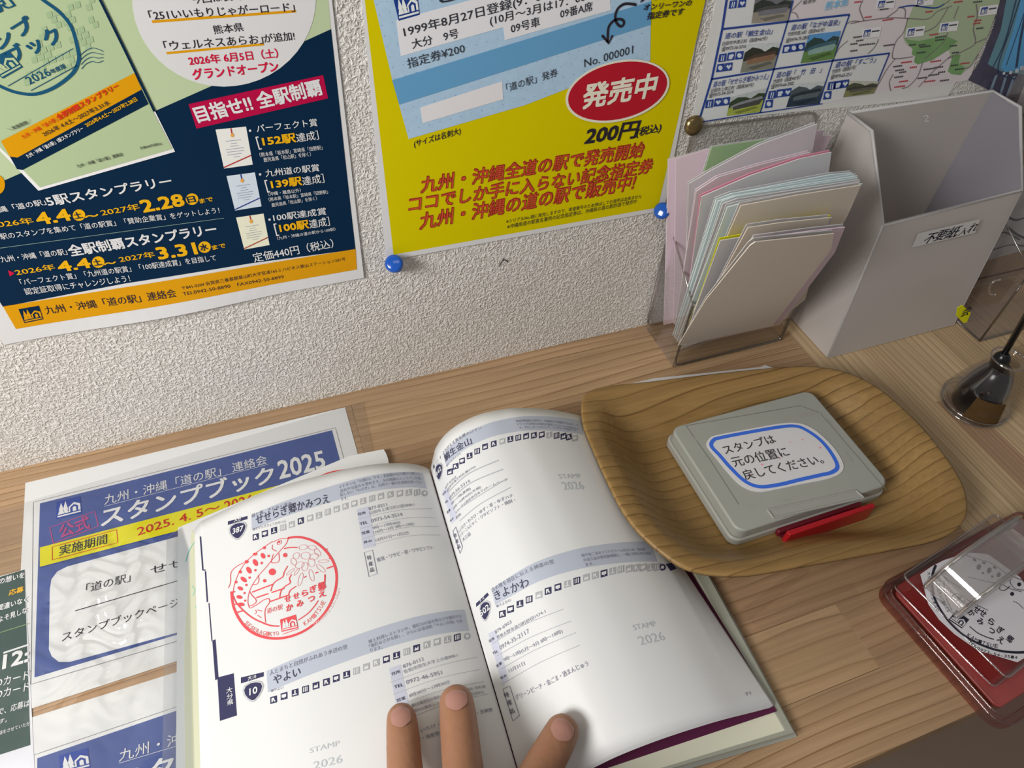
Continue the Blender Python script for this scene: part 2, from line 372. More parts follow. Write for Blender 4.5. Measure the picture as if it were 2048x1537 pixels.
# boards along the wall; rows from the wall outwards
jx = tab(703, 812).x
rows = [(0, -.0135, [.30]), (-.0135, -.062, [jx]), (-.062, -.112, [-.12, .18]), (-.112, -.162, [-.2, .09]), (-.162, -.212, [-.06, .24]), (-.212, -.262, [.13]), (-.262, -.303, [-.11, tab(1700, 1250).x]), (-.303, FY, [.02])]
for i, (ya, yb, js) in enumerate(rows):
    xs = [-.75] + js + [XB]
    for k in range(len(xs) - 1): plank(xs[k], xs[k + 1], yb, ya, TW[(i * 2 + k + (0 if i != 1 else 1)) % 3])
x = XB; i = 0; xj = tab(1810, 822)
for wd_, js, ms in ((.046, [], [1]), (.020, [], [0]), (.024, [xj.y], [1, 2]), (.03, [], [1]), (.036, [-.19], [0, 1]), (.04, [-.12], [1, 0]), (.05, [], [0]), (.05, [-.2], [1, 2]), (.06, [], [1]), (.08, [], [0])):
    ys = [0] + js + [FY]
    for k in range(len(ys) - 1): plank(x, x + wd_, ys[k + 1], ys[k], TY[ms[k]])
    x += wd_
XE = x
cl = MB(); cl.box((XE, -.03, -TH), (1.1, 0, 0), TY[0])
# ---------------------------------------------------------------- left wall poster
def paper_on(surf, poly_uv, m, name, parent, th=.0002, n=24):
    """sheet with a grid of faces following the surface; quad in uv: bl, br, tr, tl"""
    c = [Vector(p) for p in poly_uv]; mb = MB(); vs = []; fs = []
    for o in (0, -th):
        for j in range(n + 1):
            for i in range(n + 1):
                w = c[0].lerp(c[1], i / n).lerp(c[3].lerp(c[2], i / n), j / n); vs.append(surf.at(w.x, w.y, o))
    K = (n + 1) ** 2; q = lambda i, j, o=0: o * K + j * (n + 1) + i
    for j in range(n):
        for i in range(n): fs.append((q(i, j), q(i + 1, j), q(i + 1, j + 1), q(i, j + 1))); fs.append((q(i, j, 1), q(i, j + 1, 1), q(i + 1, j + 1, 1), q(i + 1, j, 1)))
    for i in range(n):
        for a, b in (((i, 0), (i + 1, 0)), ((i + 1, n), (i, n)), ((0, i + 1), (0, i)), ((n, i), (n, i + 1))): fs.append((q(*a), q(*a, 1), q(*b, 1), q(*b)))
    mb.add(vs, fs, m)
    return mb.build(name, parent)
def d1(u, v):
    e = max(0, 1 - (v - .107) / .05)
    return .0009 + .0028 * e * e * max(0, math.sin((u + .15) * 21)) ** 2 + .0006 * e
S = wall_surf(d1)
p1 = empty('rally_poster', (-.06, 0, .12), 'navy, green and gold stamp rally poster on the wall, leftmost of the wall posters', 'poster', 'posters on the wall')
BL = S.inv(8, 690); BR = S.inv(728, 556); TRd = (S.inv(664, 2) - BR).normalized(); TLd = TRd
paper_on(S, [BL, BR, BR + TRd * .283, BL + TRd * .29], PAPER, 'sheet', p1)
P = Print(S, p1)
P.poly([(6, 614), (250, 567), (500, 527), (711, 499), (690, 315), (662, 58), (625, -330), (-700, -330), (-330, 60), (-110, 420)], GREEN, 1, 'green_background')
P.poly([(6, 614), (250, 567), (500, 527), (711, 499), (690, 315), (662, 58), (605, 84), (425, 171), (310, 222), (40, 347), (-120, 418)], NAVY, 2, 'navy_background')
P.quad([(6, 613), (711, 498), (713.5, 539), (32, 658)], GOLD, 3, 30, 4, 'gold_band')
P.ell((448, -5), 184, 178, PRW, 0, 3, 48, 'white_disc')
def under(a, b, w=5.5): P.stroke([a, b], w, GOLD, 4, name='underline')
under((304, 43), (592, 22)); under((333, 106), (528, 88), 5)
K = mat((.03, .025, .035))
for t, a, b, h, m, bo in [("今回は長崎県", (385, 8), (505, -2), 20, K, .01), ("「251いいもりじゃがーロード」", (301, 41), (590, 23), 20, K, .012), ("熊本県", (429, 68.5), (488, 62), 18, K, .012),
        ("「ウェルネスあらお」", (331, 102), (527, 87), 20, K, .012), ("が追加!", (529, 86), (590, 80), 18, K, .012), ("2026年 6月5日（土）", (380, 131), (557, 115), 19, RED, .02), ("グランドオープン", (388, 160), (558, 143), 22, RED, .025)]:
    P.text(t, a, b, h, m, bo)
P.quad([(377, 208), (646, 150), (656, 196.5), (393, 257)], MAG, 3, name='crimson_banner')
P.text("目指せ!! 全駅制覇", (398, 246), (646, 189), 34, WH, .03)
for i, (q, c1, c2) in enumerate([([(431, 259), (492, 253), (505.5, 329), (448, 337)], (200, 185, 180), (140, 40, 40)), ([(453, 352), (509.5, 344.5), (523, 412.5), (470, 421)], (165, 175, 205), (40, 50, 110)), ([(472, 435), (527, 427), (539, 490), (488.5, 499)], (190, 190, 165), (130, 60, 40))]):
    mb = MB(); P.quad(q, mat(C(*c1, .52)), 3, mb=mb); r = mat(C(*c2, .5)); l = lambda a, b, t: (a[0] + (b[0] - a[0]) * t, a[1] + (b[1] - a[1]) * t)
    tm = l(q[0], q[1], .5); P.stroke([tm, l(tm, l(q[3], q[2], .5), .16)], 2.5, r, 5, mb=mb); c = l(tm, l(q[3], q[2], .5), .18); P.ell(c, 3.5, 4, mat(C(180, 130, 60, .5)), 0, 6, 12, mb=mb)
    P.stroke([l(q[3], q[0], .03), l(q[2], q[1], .25)], 2.5, r, 5, mb=mb)
    g = mat(C(110, 110, 130, .5))
    for k, (a, b) in enumerate(((.25, .75), (.4, .6), (.36, .64), (.2, .8), (.22, .78), (.2, .7), (.4, .62))):
        y = .32 + k * .07; P.stroke([l(l(q[0], q[3], y), l(q[1], q[2], y), a), l(l(q[0], q[3], y), l(q[1], q[2], y), b)], 1.0, g, 5, mb=mb)
    mb.build('certificate_picture', p1, fixn=False)
for c in ((500, 261), (520, 348.5), (539, 439)): P.ell(c, 2.5, 2.5, WH, 0, 4, 10, 'bullet')
for t, a, b, h, m, bo in [("パーフェクト賞", (514.5, 265), (635, 252), 16, WH, .01), ("[", (516, 293), (522, 292), 22, WH, 0), ("九州道の駅賞", (532, 354), (639, 342), 15, WH, .012), ("[", (533, 379), (539, 378), 21, WH, 0),
        ("100駅達成賞", (548, 443), (653, 429), 15, WH, .012), ("[", (551, 466), (557, 465), 21, WH, 0), ("（熊本県「坂本駅」宮崎県「田野駅」", (520, 314), (645, 299), 9, WH, 0), ("鹿児島県「松山駅」を除く）", (528, 324), (622, 312), 9, WH, 0),
        ("（沖縄・離島以外）", (537, 392), (602, 384), 8, WH, 0), ("（熊本県「坂本駅」宮崎県「田野駅」", (538, 403), (656, 387), 8, WH, 0), ("鹿児島県「松山駅」を除く）", (544, 414), (634, 400), 8, WH, 0), ("（九州・沖縄の道の駅から100駅）", (555, 480), (671, 461), 7, WH, 0),
        ("定価440円（税込）", (509, 525), (668, 495), 19, WH, .008), ("〒841-0204 佐賀県三養基郡基山町大字宮浦165-2 ハピネス基山ステーション201号", (365, 580), (691, 521), 8, K, 0), ("TEL0942-50-8890　FAX0942-50-8899", (367, 592), (568, 557), 9, K, 0),
        ("九州・沖縄「道の駅」", (-70, 438), (94, 409), 13, WH, .01), ("5駅スタンプラリー", (99, 413), (346, 371), 22, WH, .02), ("2026年", (-16, 457), (69, 447), 14, GOLDT, .015), ("4.4", (79, 449), (144, 439), 25, GOLDT, .03), ("～", (174, 441), (200, 436), 15, GOLDT, .03), ("2027年", (205, 432), (281, 419), 14, GOLDT, .015),
        ("2.28", (288, 424), (370, 410), 26, GOLDT, .03), ("まで", (401, 407), (427, 402), 10, GOLDT, .02), ("5駅のスタンプを集めて「道の駅賞」「賛助企業賞」をゲットしよう！", (-4, 480), (440, 426), 13, WH, .005),
        ("九州・沖縄「道の駅」", (4, 525), (136, 509), 13, WH, .01), ("全駅制覇スタンプラリー", (143, 513), (435, 468), 23, WH, .025), ("2026年", (34, 551), (112, 539), 13, GOLDT, .015), ("4.4", (121, 543), (183, 534), 21, GOLDT, .03), ("～", (212, 535), (235, 530), 14, GOLDT, .03), ("2027年", (241, 525), (311, 514), 13, GOLDT, .015),
        ("3.31", (319, 518), (395, 507), 25, GOLDT, .03), ("まで", (426, 500), (452, 495), 10, GOLDT, .02), ("「パーフェクト賞」「九州道の駅賞」「100駅達成賞」を目指して", (44, 571), (433, 521), 13, WH, .005), ("認定証取得にチャレンジしよう！", (53, 590), (262, 563), 14, WH, .005), ("九州・沖縄「道の駅」連絡会", (94, 629), (354, 594), 17, K, .01)]:
    P.text(t, a, b, h, m, bo)
for t, a, b, h in (("152駅", (527, 291.5), (592, 283.5), 19), ("139駅", (544, 377), (604, 369.5), 18), ("100駅", (561, 464.5), (618, 456), 18)):
    P.text(t, a, b, h, GOLDT, .03, 8)
for a, b in (((594, 284.5), (638, 278)), ((606, 371), (649, 364.5)), ((620, 457), (660, 450.5))): P.text('達成］', a, b, 18, WH, .008, 8)
for c, t in (((158, 430), "土"), ((384, 398), "日"), ((196.5, 524), "土"), ((409, 494), "水")):
    mb = MB(); P.ell(c, 12.5, 11.5, GOLDT, 0, 4, 24, mb=mb); P.text(t, (c[0] - 7, c[1] + 8), (c[0] + 8, c[1] + 5.5), 14, NAVY, .02, 7, mb=mb); mb.build('day_mark', p1, fixn=False)
P.stroke([(0, 496), (448, 436)], 1.2, mat(C(110, 130, 120, .5)), 4); P.poly([(16, 540), (29, 546), (20, 553)], RED, 4, 'triangle_mark'); P.ell((-4, 369), 14, 19, GOLD, 0, 4, 20, 'gold_disc')
P.emblem([(37, 618), (78, 611), (87, 638), (49, 646)], NAVY, GOLD, 5)
# booklet printed on the poster
P.poly([(-70, 230), (35, 337), (77, 381), (350, 303), (310, 222), (200, -10), (190, -40), (-140, -40)], mat(C(205, 205, 208, .58)), 5, 'booklet_picture_edge')
P.poly([(-75, 222), (40, 333), (80, 374), (345, 297), (306, 222), (200, -10), (190, -40), (-140, -40)], mat(C(150, 166, 130, .62)), 7, 'booklet_picture')
P.stroke([(196, -10), (250, 100), (309, 222)], 6, NAVY, 8)
DG = mat(C(136, 156, 122, .62)); mb = MB()
for j in range(10):
    for i in range(9):
        x, y = 92 + i * 14 - j * 5, 24 + j * 15 - i * 5
        if random.random() < .55 and x < 186 + y * .5 and y < 205 - x * .42 + 50: P.quad([(x, y), (x + 11, y - 3), (x + 14, y + 9), (x + 3, y + 12)], DG, 9, mb=mb)
mb.build('pale_squares', p1, fixn=False)
NV2 = mat(C(15, 62, 88, .5))
P.stroke([(60, -22), (88, 0), (120, 24), (144, 55), (157, 104), (156, 125), (144, 147), (110, 173), (71, 187), (33, 183.6), (0, 171), (-40, 150)], 8, NV2, 10, smooth=True, name='ring_line')
P.text("スタンプ", (-75, 150), (76, 55), 40, NV2, .03, 10); P.text("ブック", (30, 128), (130, 80), 40, NV2, .03, 10); P.text("「道の駅」", (-80, 60), (31, 10), 24, NV2, .03, 10)
P.text("2026", (60, 168), (104, 148), 20, NV2, .01, 10); P.text("年度版", (105, 147), (134, 134), 11, NV2, .02, 10)
P.stroke([(16, 171), (146, 96)], 1.6, NV2, 10); P.stroke([(62, 180), (154, 130)], 1.6, NV2, 10)
P.emblem([(-36, 124), (17, 99), (46, 133), (6, 156)], NV2, mat(C(150, 166, 130, .62)), 10)
for k in range(4): P.stroke([(160 + k * 1, 110 + k * 9), (172, 100 + k * 9), (184, 95 + k * 9), (196, 97 + k * 9), (207, 102 + k * 6)], 1.4, NV2, 10, smooth=True)
P.poly([(2, 281), (269, 145), (283, 177), (283, 178), (35, 314), (20, 312)], GOLD, 9, 'gold_band'); P.poly([(20, 312), (35, 314), (283, 178), (297, 207), (45, 339), (34, 337)], NAVY, 9, 'navy_band')
OR = mat(C(165, 40, 20, .5))
for t, a, b, h, m, bo in [("九州・沖縄「道の駅」", (48, 277), (117, 240), 11, OR, .01), ("全駅制覇スタンプラリー", (119, 239), (240, 174), 14, OR, .03), ("2026年 4.4土～2027年3.31水", (90, 272), (222, 207), 12, K, .01), ("九州・沖縄「道の駅」5駅スタンプラリー", (57, 315), (169, 258), 10, WH, .02),
        ("2026年4.4土～2027年2.28日", (175, 253), (276, 200), 11, GOLDT, .02), ("九州・沖縄「道の駅」連絡会", (156, 335), (247, 310), 8, K, .01), ("定価440円(税込)", (281, 298), (324, 288), 6, K, .01), ("＼実施期間／", (20, 262), (65, 243), 9, K, .01)]:
    P.text(t, a, b, h, m, bo, 13)
# ---------------------------------------------------------------- yellow poster
S = wall_surf(lambda u, v: .0012)
p2 = empty('ticket_poster', (.16, 0, .12), 'bright yellow poster with a pale blue ticket picture, pinned with two blue pins', 'poster', 'posters on the wall')
BL = S.inv(772, 522); BR = S.inv(1328, 421); TL = S.inv(724, 0); TR = S.inv(1408, 0)
paper_on(S, [BL, BR, BR + (TR - BR) * 2.0, BL + (TL - BL) * 1.86], PAPER, 'sheet', p2)
P = Print(S, p2); YE = mat(C(168, 156, 0, .52), .6, .08)
P.quad([(692, -330), (1486, -330), (1316, 415), (787, 509.5)], YE, 1, 24, 30, 'yellow_background')
TB = mat(C(142, 166, 186, .56), .35, .4, .10, 0, 300)
P.poly([(735, -30), (1302, -30), (1302, 0), (1300, 121), (1140, 175), (1050, 210), (817, 278), (784.5, 160), (747, 0)], TB, 3, 'ticket_picture')
DOT = mat(C(95, 115, 150, .5)); mb = MB()
for j in range(16):
    for i in range(26):
        x = 752 + i * 21 + j * 5.3; y = 8 + j * 21 - i * 5.7
        if y > 277 - (x - 817) * .27 or x > 1297 or y < 0: continue
        if x < 747 + (y) * .25: continue
        P.quad([(x, y), (x + 1.6, y), (x + 1.6, y + 1.6), (x, y + 1.6)], DOT, 4, mb=mb)
mb.build('dot_grid', p2, fixn=False)
P.poly([(792, 40), (1215, -75), (1221, 20), (1009, 80), (1006, 54), (801, 112)], mat(C(185, 185, 190, .55)), 5, 'white_panel')
P.quad([(784, 160), (1302, 2), (1301, 49), (798, 209)], mat(C(82, 130, 165, .56), .5, .14), 5, name='blue_stripe')
P.quad([(840, 214.5), (1004, 162), (1006, 198), (845, 246)], mat(C(180, 178, 180, .52)), 5, name='name_box')
B3 = mat((.04, .045, .06))
for t, a, b, h, bo in [("1999年8月27日登録(9：00開", (809, 74), (1118, -8), 22, .01), ("大分　9号", (825, 98), (917, 75), 20, .01), ("(10月～3月は17：00", (980, 51), (1170, 2), 20, .01), ("09号車", (1022, 67), (1079, 52), 20, .01), ("09番A席", (1120, 37), (1184, 21), 19, .01),
                       ("指定券¥200", (816, 137), (930, 105), 21, 0), ("「道の駅」発券", (1013, 184), (1115, 152), 17, 0), ("No. 000001", (1168, 134), (1265, 106), 17, 0), ("ごの山", (880, 8), (1010, -25), 26, .02)]:
    P.text(t, a, b, h, B3, bo, 8)
P.text("オンリーワンの", (1285, 21), (1380, 11), 13, K, .02, 9, .15); P.text("指定券です", (1292, 39), (1364, 29), 14, K, .02, 9, .15); P.text("すべて世界で", (1275, 5), (1385, -7), 13, K, .02, 9, .15)
f6 = lambda l: [(1050 + x / 4.803, y / 4.803) for x, y in l]
P.stroke(f6([(1065, 42), (960, 32), (890, 75), (862, 150), (875, 215), (915, 250), (945, 225), (935, 190), (890, 180), (835, 205), (795, 270), (790, 400)]), 4.5, K, 9, smooth=True, name='curled_arrow'); P.stroke(f6([(735, 335), (800, 412), (836, 335)]), 4.5, K, 9, name='arrow_head')
P.emblem([(785, -8), (833, -20), (839, 29), (797, 41)], mat(C(20, 45, 105, .5)), mat(C(185, 190, 200, .55)), 6)
P.ell((1234, 181.5), 106, 60, mat(C(190, 180, 165, .52)), -14, 10, 48, 'oval_rim'); P.ell((1234, 181), 101, 55.5, mat(C(135, 18, 32, .45), .5, .14), -14, 12, 48, 'red_oval')
P.text("発売中", (1162, 218), (1305, 193), 48, mat(C(195, 185, 170, .55)), .03, 14, .08)
P.text("200円", (1167, 291), (1270, 276), 36, K, .03, 5, .15); P.text("(税込)", (1271, 274), (1320, 263), 17, K, .02, 5, .15); P.text("(サイズは名刺大)", (828, 295), (921, 268), 14, K, .015, 5, .15)
RR = mat(C(160, 60, 35, .5)); DO = mat(C(110, 30, 25, .42))
for t, a, b, h in (("九州・沖縄全道の駅で発売開始", (841, 387), (1283, 314), 32), ("ココでしか手に入らない記念指定券", (817, 425), (1300, 346), 31), ("九州・沖縄の道の駅で販売中!", (839, 460), (1265, 380), 33)):
    P.text(t, a, b, h, DO, .035, 4, .12); P.text(t, (a[0] + 1, a[1] - 1), (b[0] - 1, b[1] - 1), h - 2, RR, .004, 7, .12)
P.text("※シリアルNo.順に発売しますので、希望番号のため飛ばしての発売は出来ません", (1012, 447), (1282, 396), 8, K, 0, 5); P.text("※沖縄県道の駅喜名番所の記念指定券は、沖縄県の道の駅許田で発売中", (1014, 458), (1272, 407), 9, K, 0, 5)
# ---------------------------------------------------------------- map poster
S = wall_surf(lambda u, v: .0006); p3 = empty('map_poster', (.36, 0, .2), 'white and green road map poster with small station photographs, behind the papers', 'poster', 'posters on the wall')
PM = mat(C(172, 166, 168, .50), .5, .14)
c = [S.inv(*q) for q in ((1382, 244), (1640, 229), (1432, 0))]; br = S.inv(1895, 195); tr = S.inv(2000, 0)
paper_on(S, [c[0], br, br + (tr - br) * 1.6, c[0] + (c[2] - c[0]) * 1.5], mat(C(172, 172, 170, .5), .4, .35), 'sheet', p3)
P = Print(S, p3); NB = mat(C(35, 55, 115, .5)); MT = mat(C(60, 60, 65, .5)); MR = mat(C(150, 50, 60, .5)); G1 = mat(C(135, 148, 122, .5), .5, .14); G2 = mat(C(95, 128, 82, .5), .35, .4, .25, 0, 90); RD = mat(C(105, 95, 98, .5))
P.poly([(1584, -20), (1576, 40), (1698, 28), (1778, 106), (1746, 186), (1890, 168), (1940, 160), (1985, 0), (1985, -20)], PM, 1, 'map_background')
mm = lambda l: [(1700 + x / 5.124, y / 5.124) for x, y in l]
P.poly(mm([(640, 80), (740, -60), (1540, -60), (1530, 40), (1400, 390), (1240, 680), (1130, 770), (1040, 760), (1000, 730), (1040, 610), (1010, 510), (880, 590), (855, 610), (690, 660), (655, 635), (665, 575), (630, 560), (640, 500), (570, 450), (545, 390), (560, 290), (600, 180)]), G1, 2, 'green_region')
P.poly(mm([(560, 400), (700, 420), (850, 390), (1010, 380), (1100, 420), (1010, 510), (880, 590), (855, 610), (690, 660), (655, 635), (665, 575), (630, 560), (640, 500)]), G2, 3, 'green_region'); P.poly(mm([(1040, 560), (1130, 560), (1110, 640), (1180, 700), (1130, 770), (1040, 760), (1000, 730), (1040, 610)]), G2, 3, 'green_region')
mb = MB()
for l in ([(0, 240), (120, 215), (300, 190), (450, 180), (640, 190), (800, 190), (900, 110), (1040, 60)], [(130, 0), (95, 90), (140, 210)], [(500, 75), (640, 55), (860, 80), (960, 40), (1020, 0)], [(370, 180), (470, 110), (500, 75), (560, 95), (560, 180)], [(590, 180), (545, 330), (470, 420), (430, 560), (460, 600), (640, 580)],
          [(460, 600), (380, 700), (300, 840), (250, 930)], [(290, 400), (250, 480), (180, 550)], [(1030, 570), (940, 650), (840, 740), (700, 890)], [(740, 640), (690, 780), (600, 880), (530, 905)], [(1290, 40), (1300, 170), (1260, 290), (1280, 440), (1160, 520), (1000, 600)], [(1280, 440), (1400, 390)], [(1110, 60), (1060, 190)],
          [(560, 390), (800, 310), (900, 240), (1000, 80)], [(1310, 550), (1230, 680), (1150, 700)], [(440, 760), (400, 840), (415, 930)], [(1000, 330), (960, 420), (860, 520), (760, 600)]):
    P.stroke(mm(l), 1.5, RD, 5, smooth=True, mb=mb)
for l in ([(1190, 130), (1290, 30), (1320, 0)], [(1190, 140), (1250, 160), (1275, 215)], [(1700, 680), (1760, 570), (1860, 480)], [(1830, 300), (1900, 250), (2000, 250)]): P.stroke([(1380 + x / 5.912, y / 5.912) for x, y in l], 1.3, RD, 5, smooth=True, mb=mb)
P.stroke(mm([(500, 75), (640, 55), (860, 80), (960, 40)]), 2, NB, 6, smooth=True, mb=mb)
mb.build('map_roads', p3, fixn=False)['kind'] = 'stuff'
mb = MB(); rnd = random.Random(4)
for x, y, r in [(40, 20, 1), (300, 95, 0), (145, 175, 1), (330, 205, 1), (1060, 20, 1), (1260, 20, 0), (770, 120, 1), (1200, 170, 1), (1260, 240, 1), (1270, 210, 1), (810, 355, 1), (870, 380, 0), (870, 410, 0), (600, 460, 0), (700, 460, 0), (710, 480, 0), (340, 465, 0), (680, 540, 0), (30, 380, 0), (60, 415, 0), (0, 450, 0), (90, 460, 0), (180, 450, 0), (0, 520, 0),
                (520, 640, 1), (440, 680, 0), (460, 720, 0), (500, 740, 0), (610, 690, 1), (450, 790, 0), (500, 835, 1), (450, 890, 1), (750, 710, 0), (860, 690, 0), (900, 740, 0), (800, 770, 0), (690, 800, 0), (760, 835, 1), (920, 825, 0), (820, 630, 1), (1020, 470, 0), (1040, 540, 0), (1030, 670, 0), (1070, 710, 0), (1130, 650, 1), (1290, 290, 0)]:
    n = rnd.randint(4, 6); m = MR if r else MT
    for k in range(n):
        a, b = 1700 + (x + k * 19) / 5.124, (y + 8 - k * 2.5) / 5.124
        P.quad([(a, b - 2.6), (a + 2.7, b - 3), (a + 2.5, b), (a - .2, b + .4)], m, 6, mb=mb)
mb.build('place_name_marks', p3, fixn=False)
for x, y in ((1728, 60), (1816, 58), (1883, 48), (1962, 15), (1757, 2), (1835, -4)):
    P.quad([(x - 3, y - 2), (x + 34, y - 7), (x + 30, y + 13), (x - 7, y + 17)], mat(C(180, 180, 182, .5)), 6, name='station_flag'); P.emblem([(x, y), (x + 13, y - 2), (x + 10, y + 12), (x - 3, y + 14)], NB, WH, 8)
    P.quad([(x + 15, y + 1), (x + 30, y - 1), (x + 29, y + 2), (x + 14, y + 4)], MT, 8, name='place_name_mark')
# cells of the table on the map's lower left
mb = MB()
P.poly([(1453, -20), (1590, -20), (1574, 42), (1698, 28.7), (1664, 122), (1778, 106), (1746, 186), (1637, 209), (1398, 244)], mat(C(172, 174, 174, .5), .4, .35), 3, mb=mb); mb.build('table_background', p3, fixn=False)
for l, w in (([(1453, -5), (1443.5, 57.5), (1423, 156), (1397, 242)], 4.5), ([(1446, 57.5), (1698, 28.7)], 3.5), ([(1422, 158), (1546, 138), (1664, 121), (1778, 106)], 3.2), ([(1400, 243.6), (1519, 225), (1644, 207)], 2), ([(1585, 0), (1574.5, 42), (1546.6, 138.7), (1519.5, 225)], 3), ([(1698, 28.7), (1664, 122), (1637, 208)], 2.5), ([(1778, 106), (1746, 185)], 2.5)):
    P.stroke(l, w, NB, 7, name='table_line')
def photo(q, sky, hill, mid, gnd, roof):
    mb = MB(); l = lambda x, y: ((1 - y) * ((1 - x) * q[0][0] + x * q[1][0]) + y * ((1 - x) * q[3][0] + x * q[2][0]), (1 - y) * ((1 - x) * q[0][1] + x * q[1][1]) + y * ((1 - x) * q[3][1] + x * q[2][1]))
    F_ = lambda pts, c, lay: P.poly([l(*p) for p in pts], mat(C(*c, .5), .35, .4, .25, 0, 500), lay, mb=mb)
    F_([(0, 0), (1, 0), (1, 1), (0, 1)], sky, 8); F_([(0, .3), (.2, .12), (.45, .2), (.6, .32), (.8, .15), (1, .22), (1, .62), (0, .7)], hill, 9); F_([(0, .6), (1, .5), (1, 1), (0, 1)], gnd, 10)
    F_([(.12, .5), (.9, .38), (.95, .52), (.9, .66), (.15, .74)], mid, 11); F_([(.05, .5), (.3, .38), (.9, .3), (.98, .42), (.3, .52), (.05, .6)], roof, 12); F_([(.2, .85), (.8, .72), (.9, .8), (.35, .95)], [c * .75 for c in gnd], 12)
    mb.build('station_photograph', p3, fixn=False)
photo([(1510, -8), (1584, -8), (1574.5, 40), (1502, 45.7)], (90, 90, 95), (40, 45, 40), (95, 95, 100), (120, 115, 105), (60, 60, 60)); photo([(1492.5, 88), (1560, 84), (1546.6, 135), (1479, 144.6)], (160, 165, 165), (38, 42, 34), (110, 85, 65), (105, 105, 95), (60, 50, 42))
photo([(1616.8, 69), (1681, 61), (1666, 117), (1600, 126)], (70, 120, 165), (35, 55, 55), (110, 135, 130), (80, 110, 60), (50, 80, 90)); photo([(1461, 193), (1533, 175), (1518.7, 223), (1452, 231)], (150, 155, 155), (45, 55, 40), (60, 60, 58), (130, 140, 60), (110, 112, 115))
photo([(1585.5, 167.5), (1649, 162), (1635.4, 207), (1571, 214)], (160, 165, 165), (60, 70, 75), (70, 80, 85), (30, 45, 60), (30, 38, 45)); photo([(1697, 161), (1756, 162), (1746, 186), (1685, 194)], (150, 150, 140), (60, 65, 50), (75, 75, 65), (105, 105, 70), (50, 50, 45))
for t, a, b, h, m in [("道の駅「鯛生金山」", (1447.7, 78), (1542, 68), 12, NB), ("日田市中津江村（国道442号）", (1442.6, 91), (1532, 80), 8, MT), ("☎0973-56-5316", (1441, 101), (1490, 95), 7, MT), ("道の駅「ながゆ温泉」", (1579.6, 61), (1676, 50), 12, NB), ("竹田市直入町（国道442号）", (1573, 72), (1646, 63), 8, MT), ("☎0974-75-2855", (1569.4, 84), (1616, 77), 7, MT),
        ("道の駅「せせらぎ郷かみつえ」", (1424, 175), (1534, 158), 12, NB), ("日田市上津江村（国道387号）", (1420, 185), (1505, 173), 8, MT), ("☎0973-54-3514", (1416, 194), (1464.6, 186), 7, MT), ("道の駅「　竹　田　」", (1550, 156), (1640, 145), 12, NB), ("竹田市（国道442号）", (1544, 167), (1598, 158), 8, MT), ("☎0974-66-3502", (1540, 176), (1585.5, 169), 7, MT),
        ("道の駅「すごう」", (1667.5, 136), (1748, 125), 12, NB), ("竹田市（国道57号）", (1661.6, 147), (1709, 138), 8, MT), ("☎0974-65-2211", (1659, 157), (1700, 151), 7, MT), ("熊本県", (1647, 21), (1693, 12), 17, mat(C(95, 150, 180, .5))), ("菊池市", (1603, 9), (1629, 4), 8, MT)]:
    P.text(t, a, b, h, m, .01, 9)
ICW = mat(C(165, 172, 185, .5))
def mapicon(x, y, k):
    mb = MB(); P.quad([(x, y), (x + 14.5, y - 2), (x + 12.5, y + 14), (x - 3, y + 16)], NB, 8, mb=mb)
    if k == 0:
        for d in (4, 8): P.quad([(x + d, y + 2), (x + d + 2, y + 1.6), (x + d, y + 13), (x + d - 2, y + 13.3)], ICW, 10, mb=mb)
    elif k == 1: P.poly([(x + 2, y + 4), (x + 10, y + 2), (x + 12, y + 5), (x + 9, y + 9), (x + 8, y + 12), (x + 1, y + 13)], ICW, 10, mb=mb)
    elif k == 2: P.poly([(x + 6, y + 12), (x + 1, y + 6), (x + 4, y + 2.5), (x + 6.5, y + 5), (x + 9.5, y + 2), (x + 12, y + 5)], ICW, 10, mb=mb)
    else: P.ell((x + 5.5, y + 7), 4.5, 4.8, ICW, 0, 10, 14, mb=mb)
    mb.build('pictogram', p3, fixn=False)
for x, y, k in ((1459, 1, 0), (1477, -1, 2), (1438, 108, 0), (1455, 105, 1), (1472, 103, 3), (1434, 128, 3), (1450, 126, 2), (1566, 90, 1), (1581, 88, 3), (1595, 86, 3), (1412, 200, 0), (1429, 197, 2), (1445, 195, 3), (1537, 182, 0), (1553, 179, 1), (1568, 177, 2), (1531, 200, 3), (1656, 164, 0), (1669, 162, 1), (1683, 160, 2), (1648, 183, 3)): mapicon(x, y, k)
# ---------------------------------------------------------------- push pins and the brass pin
def pin(px, py, m, label, head=None, scale=1.0, name='push_pin', grp=None, brass=False):
    c = hit(px, py, (0, -.003, 0), (0, 1, 0)) ; c.y = 0
    t = empty(name, (c.x, 0, c.z), label, 'pin', grp)
    ax = (hit(head[0], head[1], (0, -.0125, 0), (0, 1, 0)) - Vector((c.x, 0, c.z))).normalized() if head else Vector((0, -1, .2)).normalized(); q = Vector((0, 0, 1)).rotation_difference(ax).to_matrix(); T = lambda v: q @ (v * scale)
    b = MB(); b.lathe([(0, .0022), (.0042, .0022), (.0045, .0034), (.0040, .0044), (.0022, .0054), (.0020, .0100), (.0026, .0118), (.0056, .0128), (.0062, .0140), (.0058, .0156), (.0040, .0162), (0, .0163)] if not brass else [(0, .001), (.0062, .001), (.0060, .0022), (.0045, .0036), (.0025, .0044), (0, .0047)], m, (c.x, 0, c.z), 24, T)
    b.build('pin_head', t, smooth=True)
    n = MB(); n.tube([Vector((c.x, .004, c.z)), Vector((c.x, 0, c.z)) + ax * .003 * scale], .0005, mat((.5, .5, .52), .25, .5, metal=1), 8); n.build('pin_needle', t)
BP = mat((.012, .10, .50), .12, .6)
pin(796, 540, BP, 'blue plastic push pin at the lower left corner of the yellow poster', (785, 524), .95)
pin(1335, 431, BP, 'blue plastic push pin at the lower right corner of the yellow poster', (1318, 418), .95)
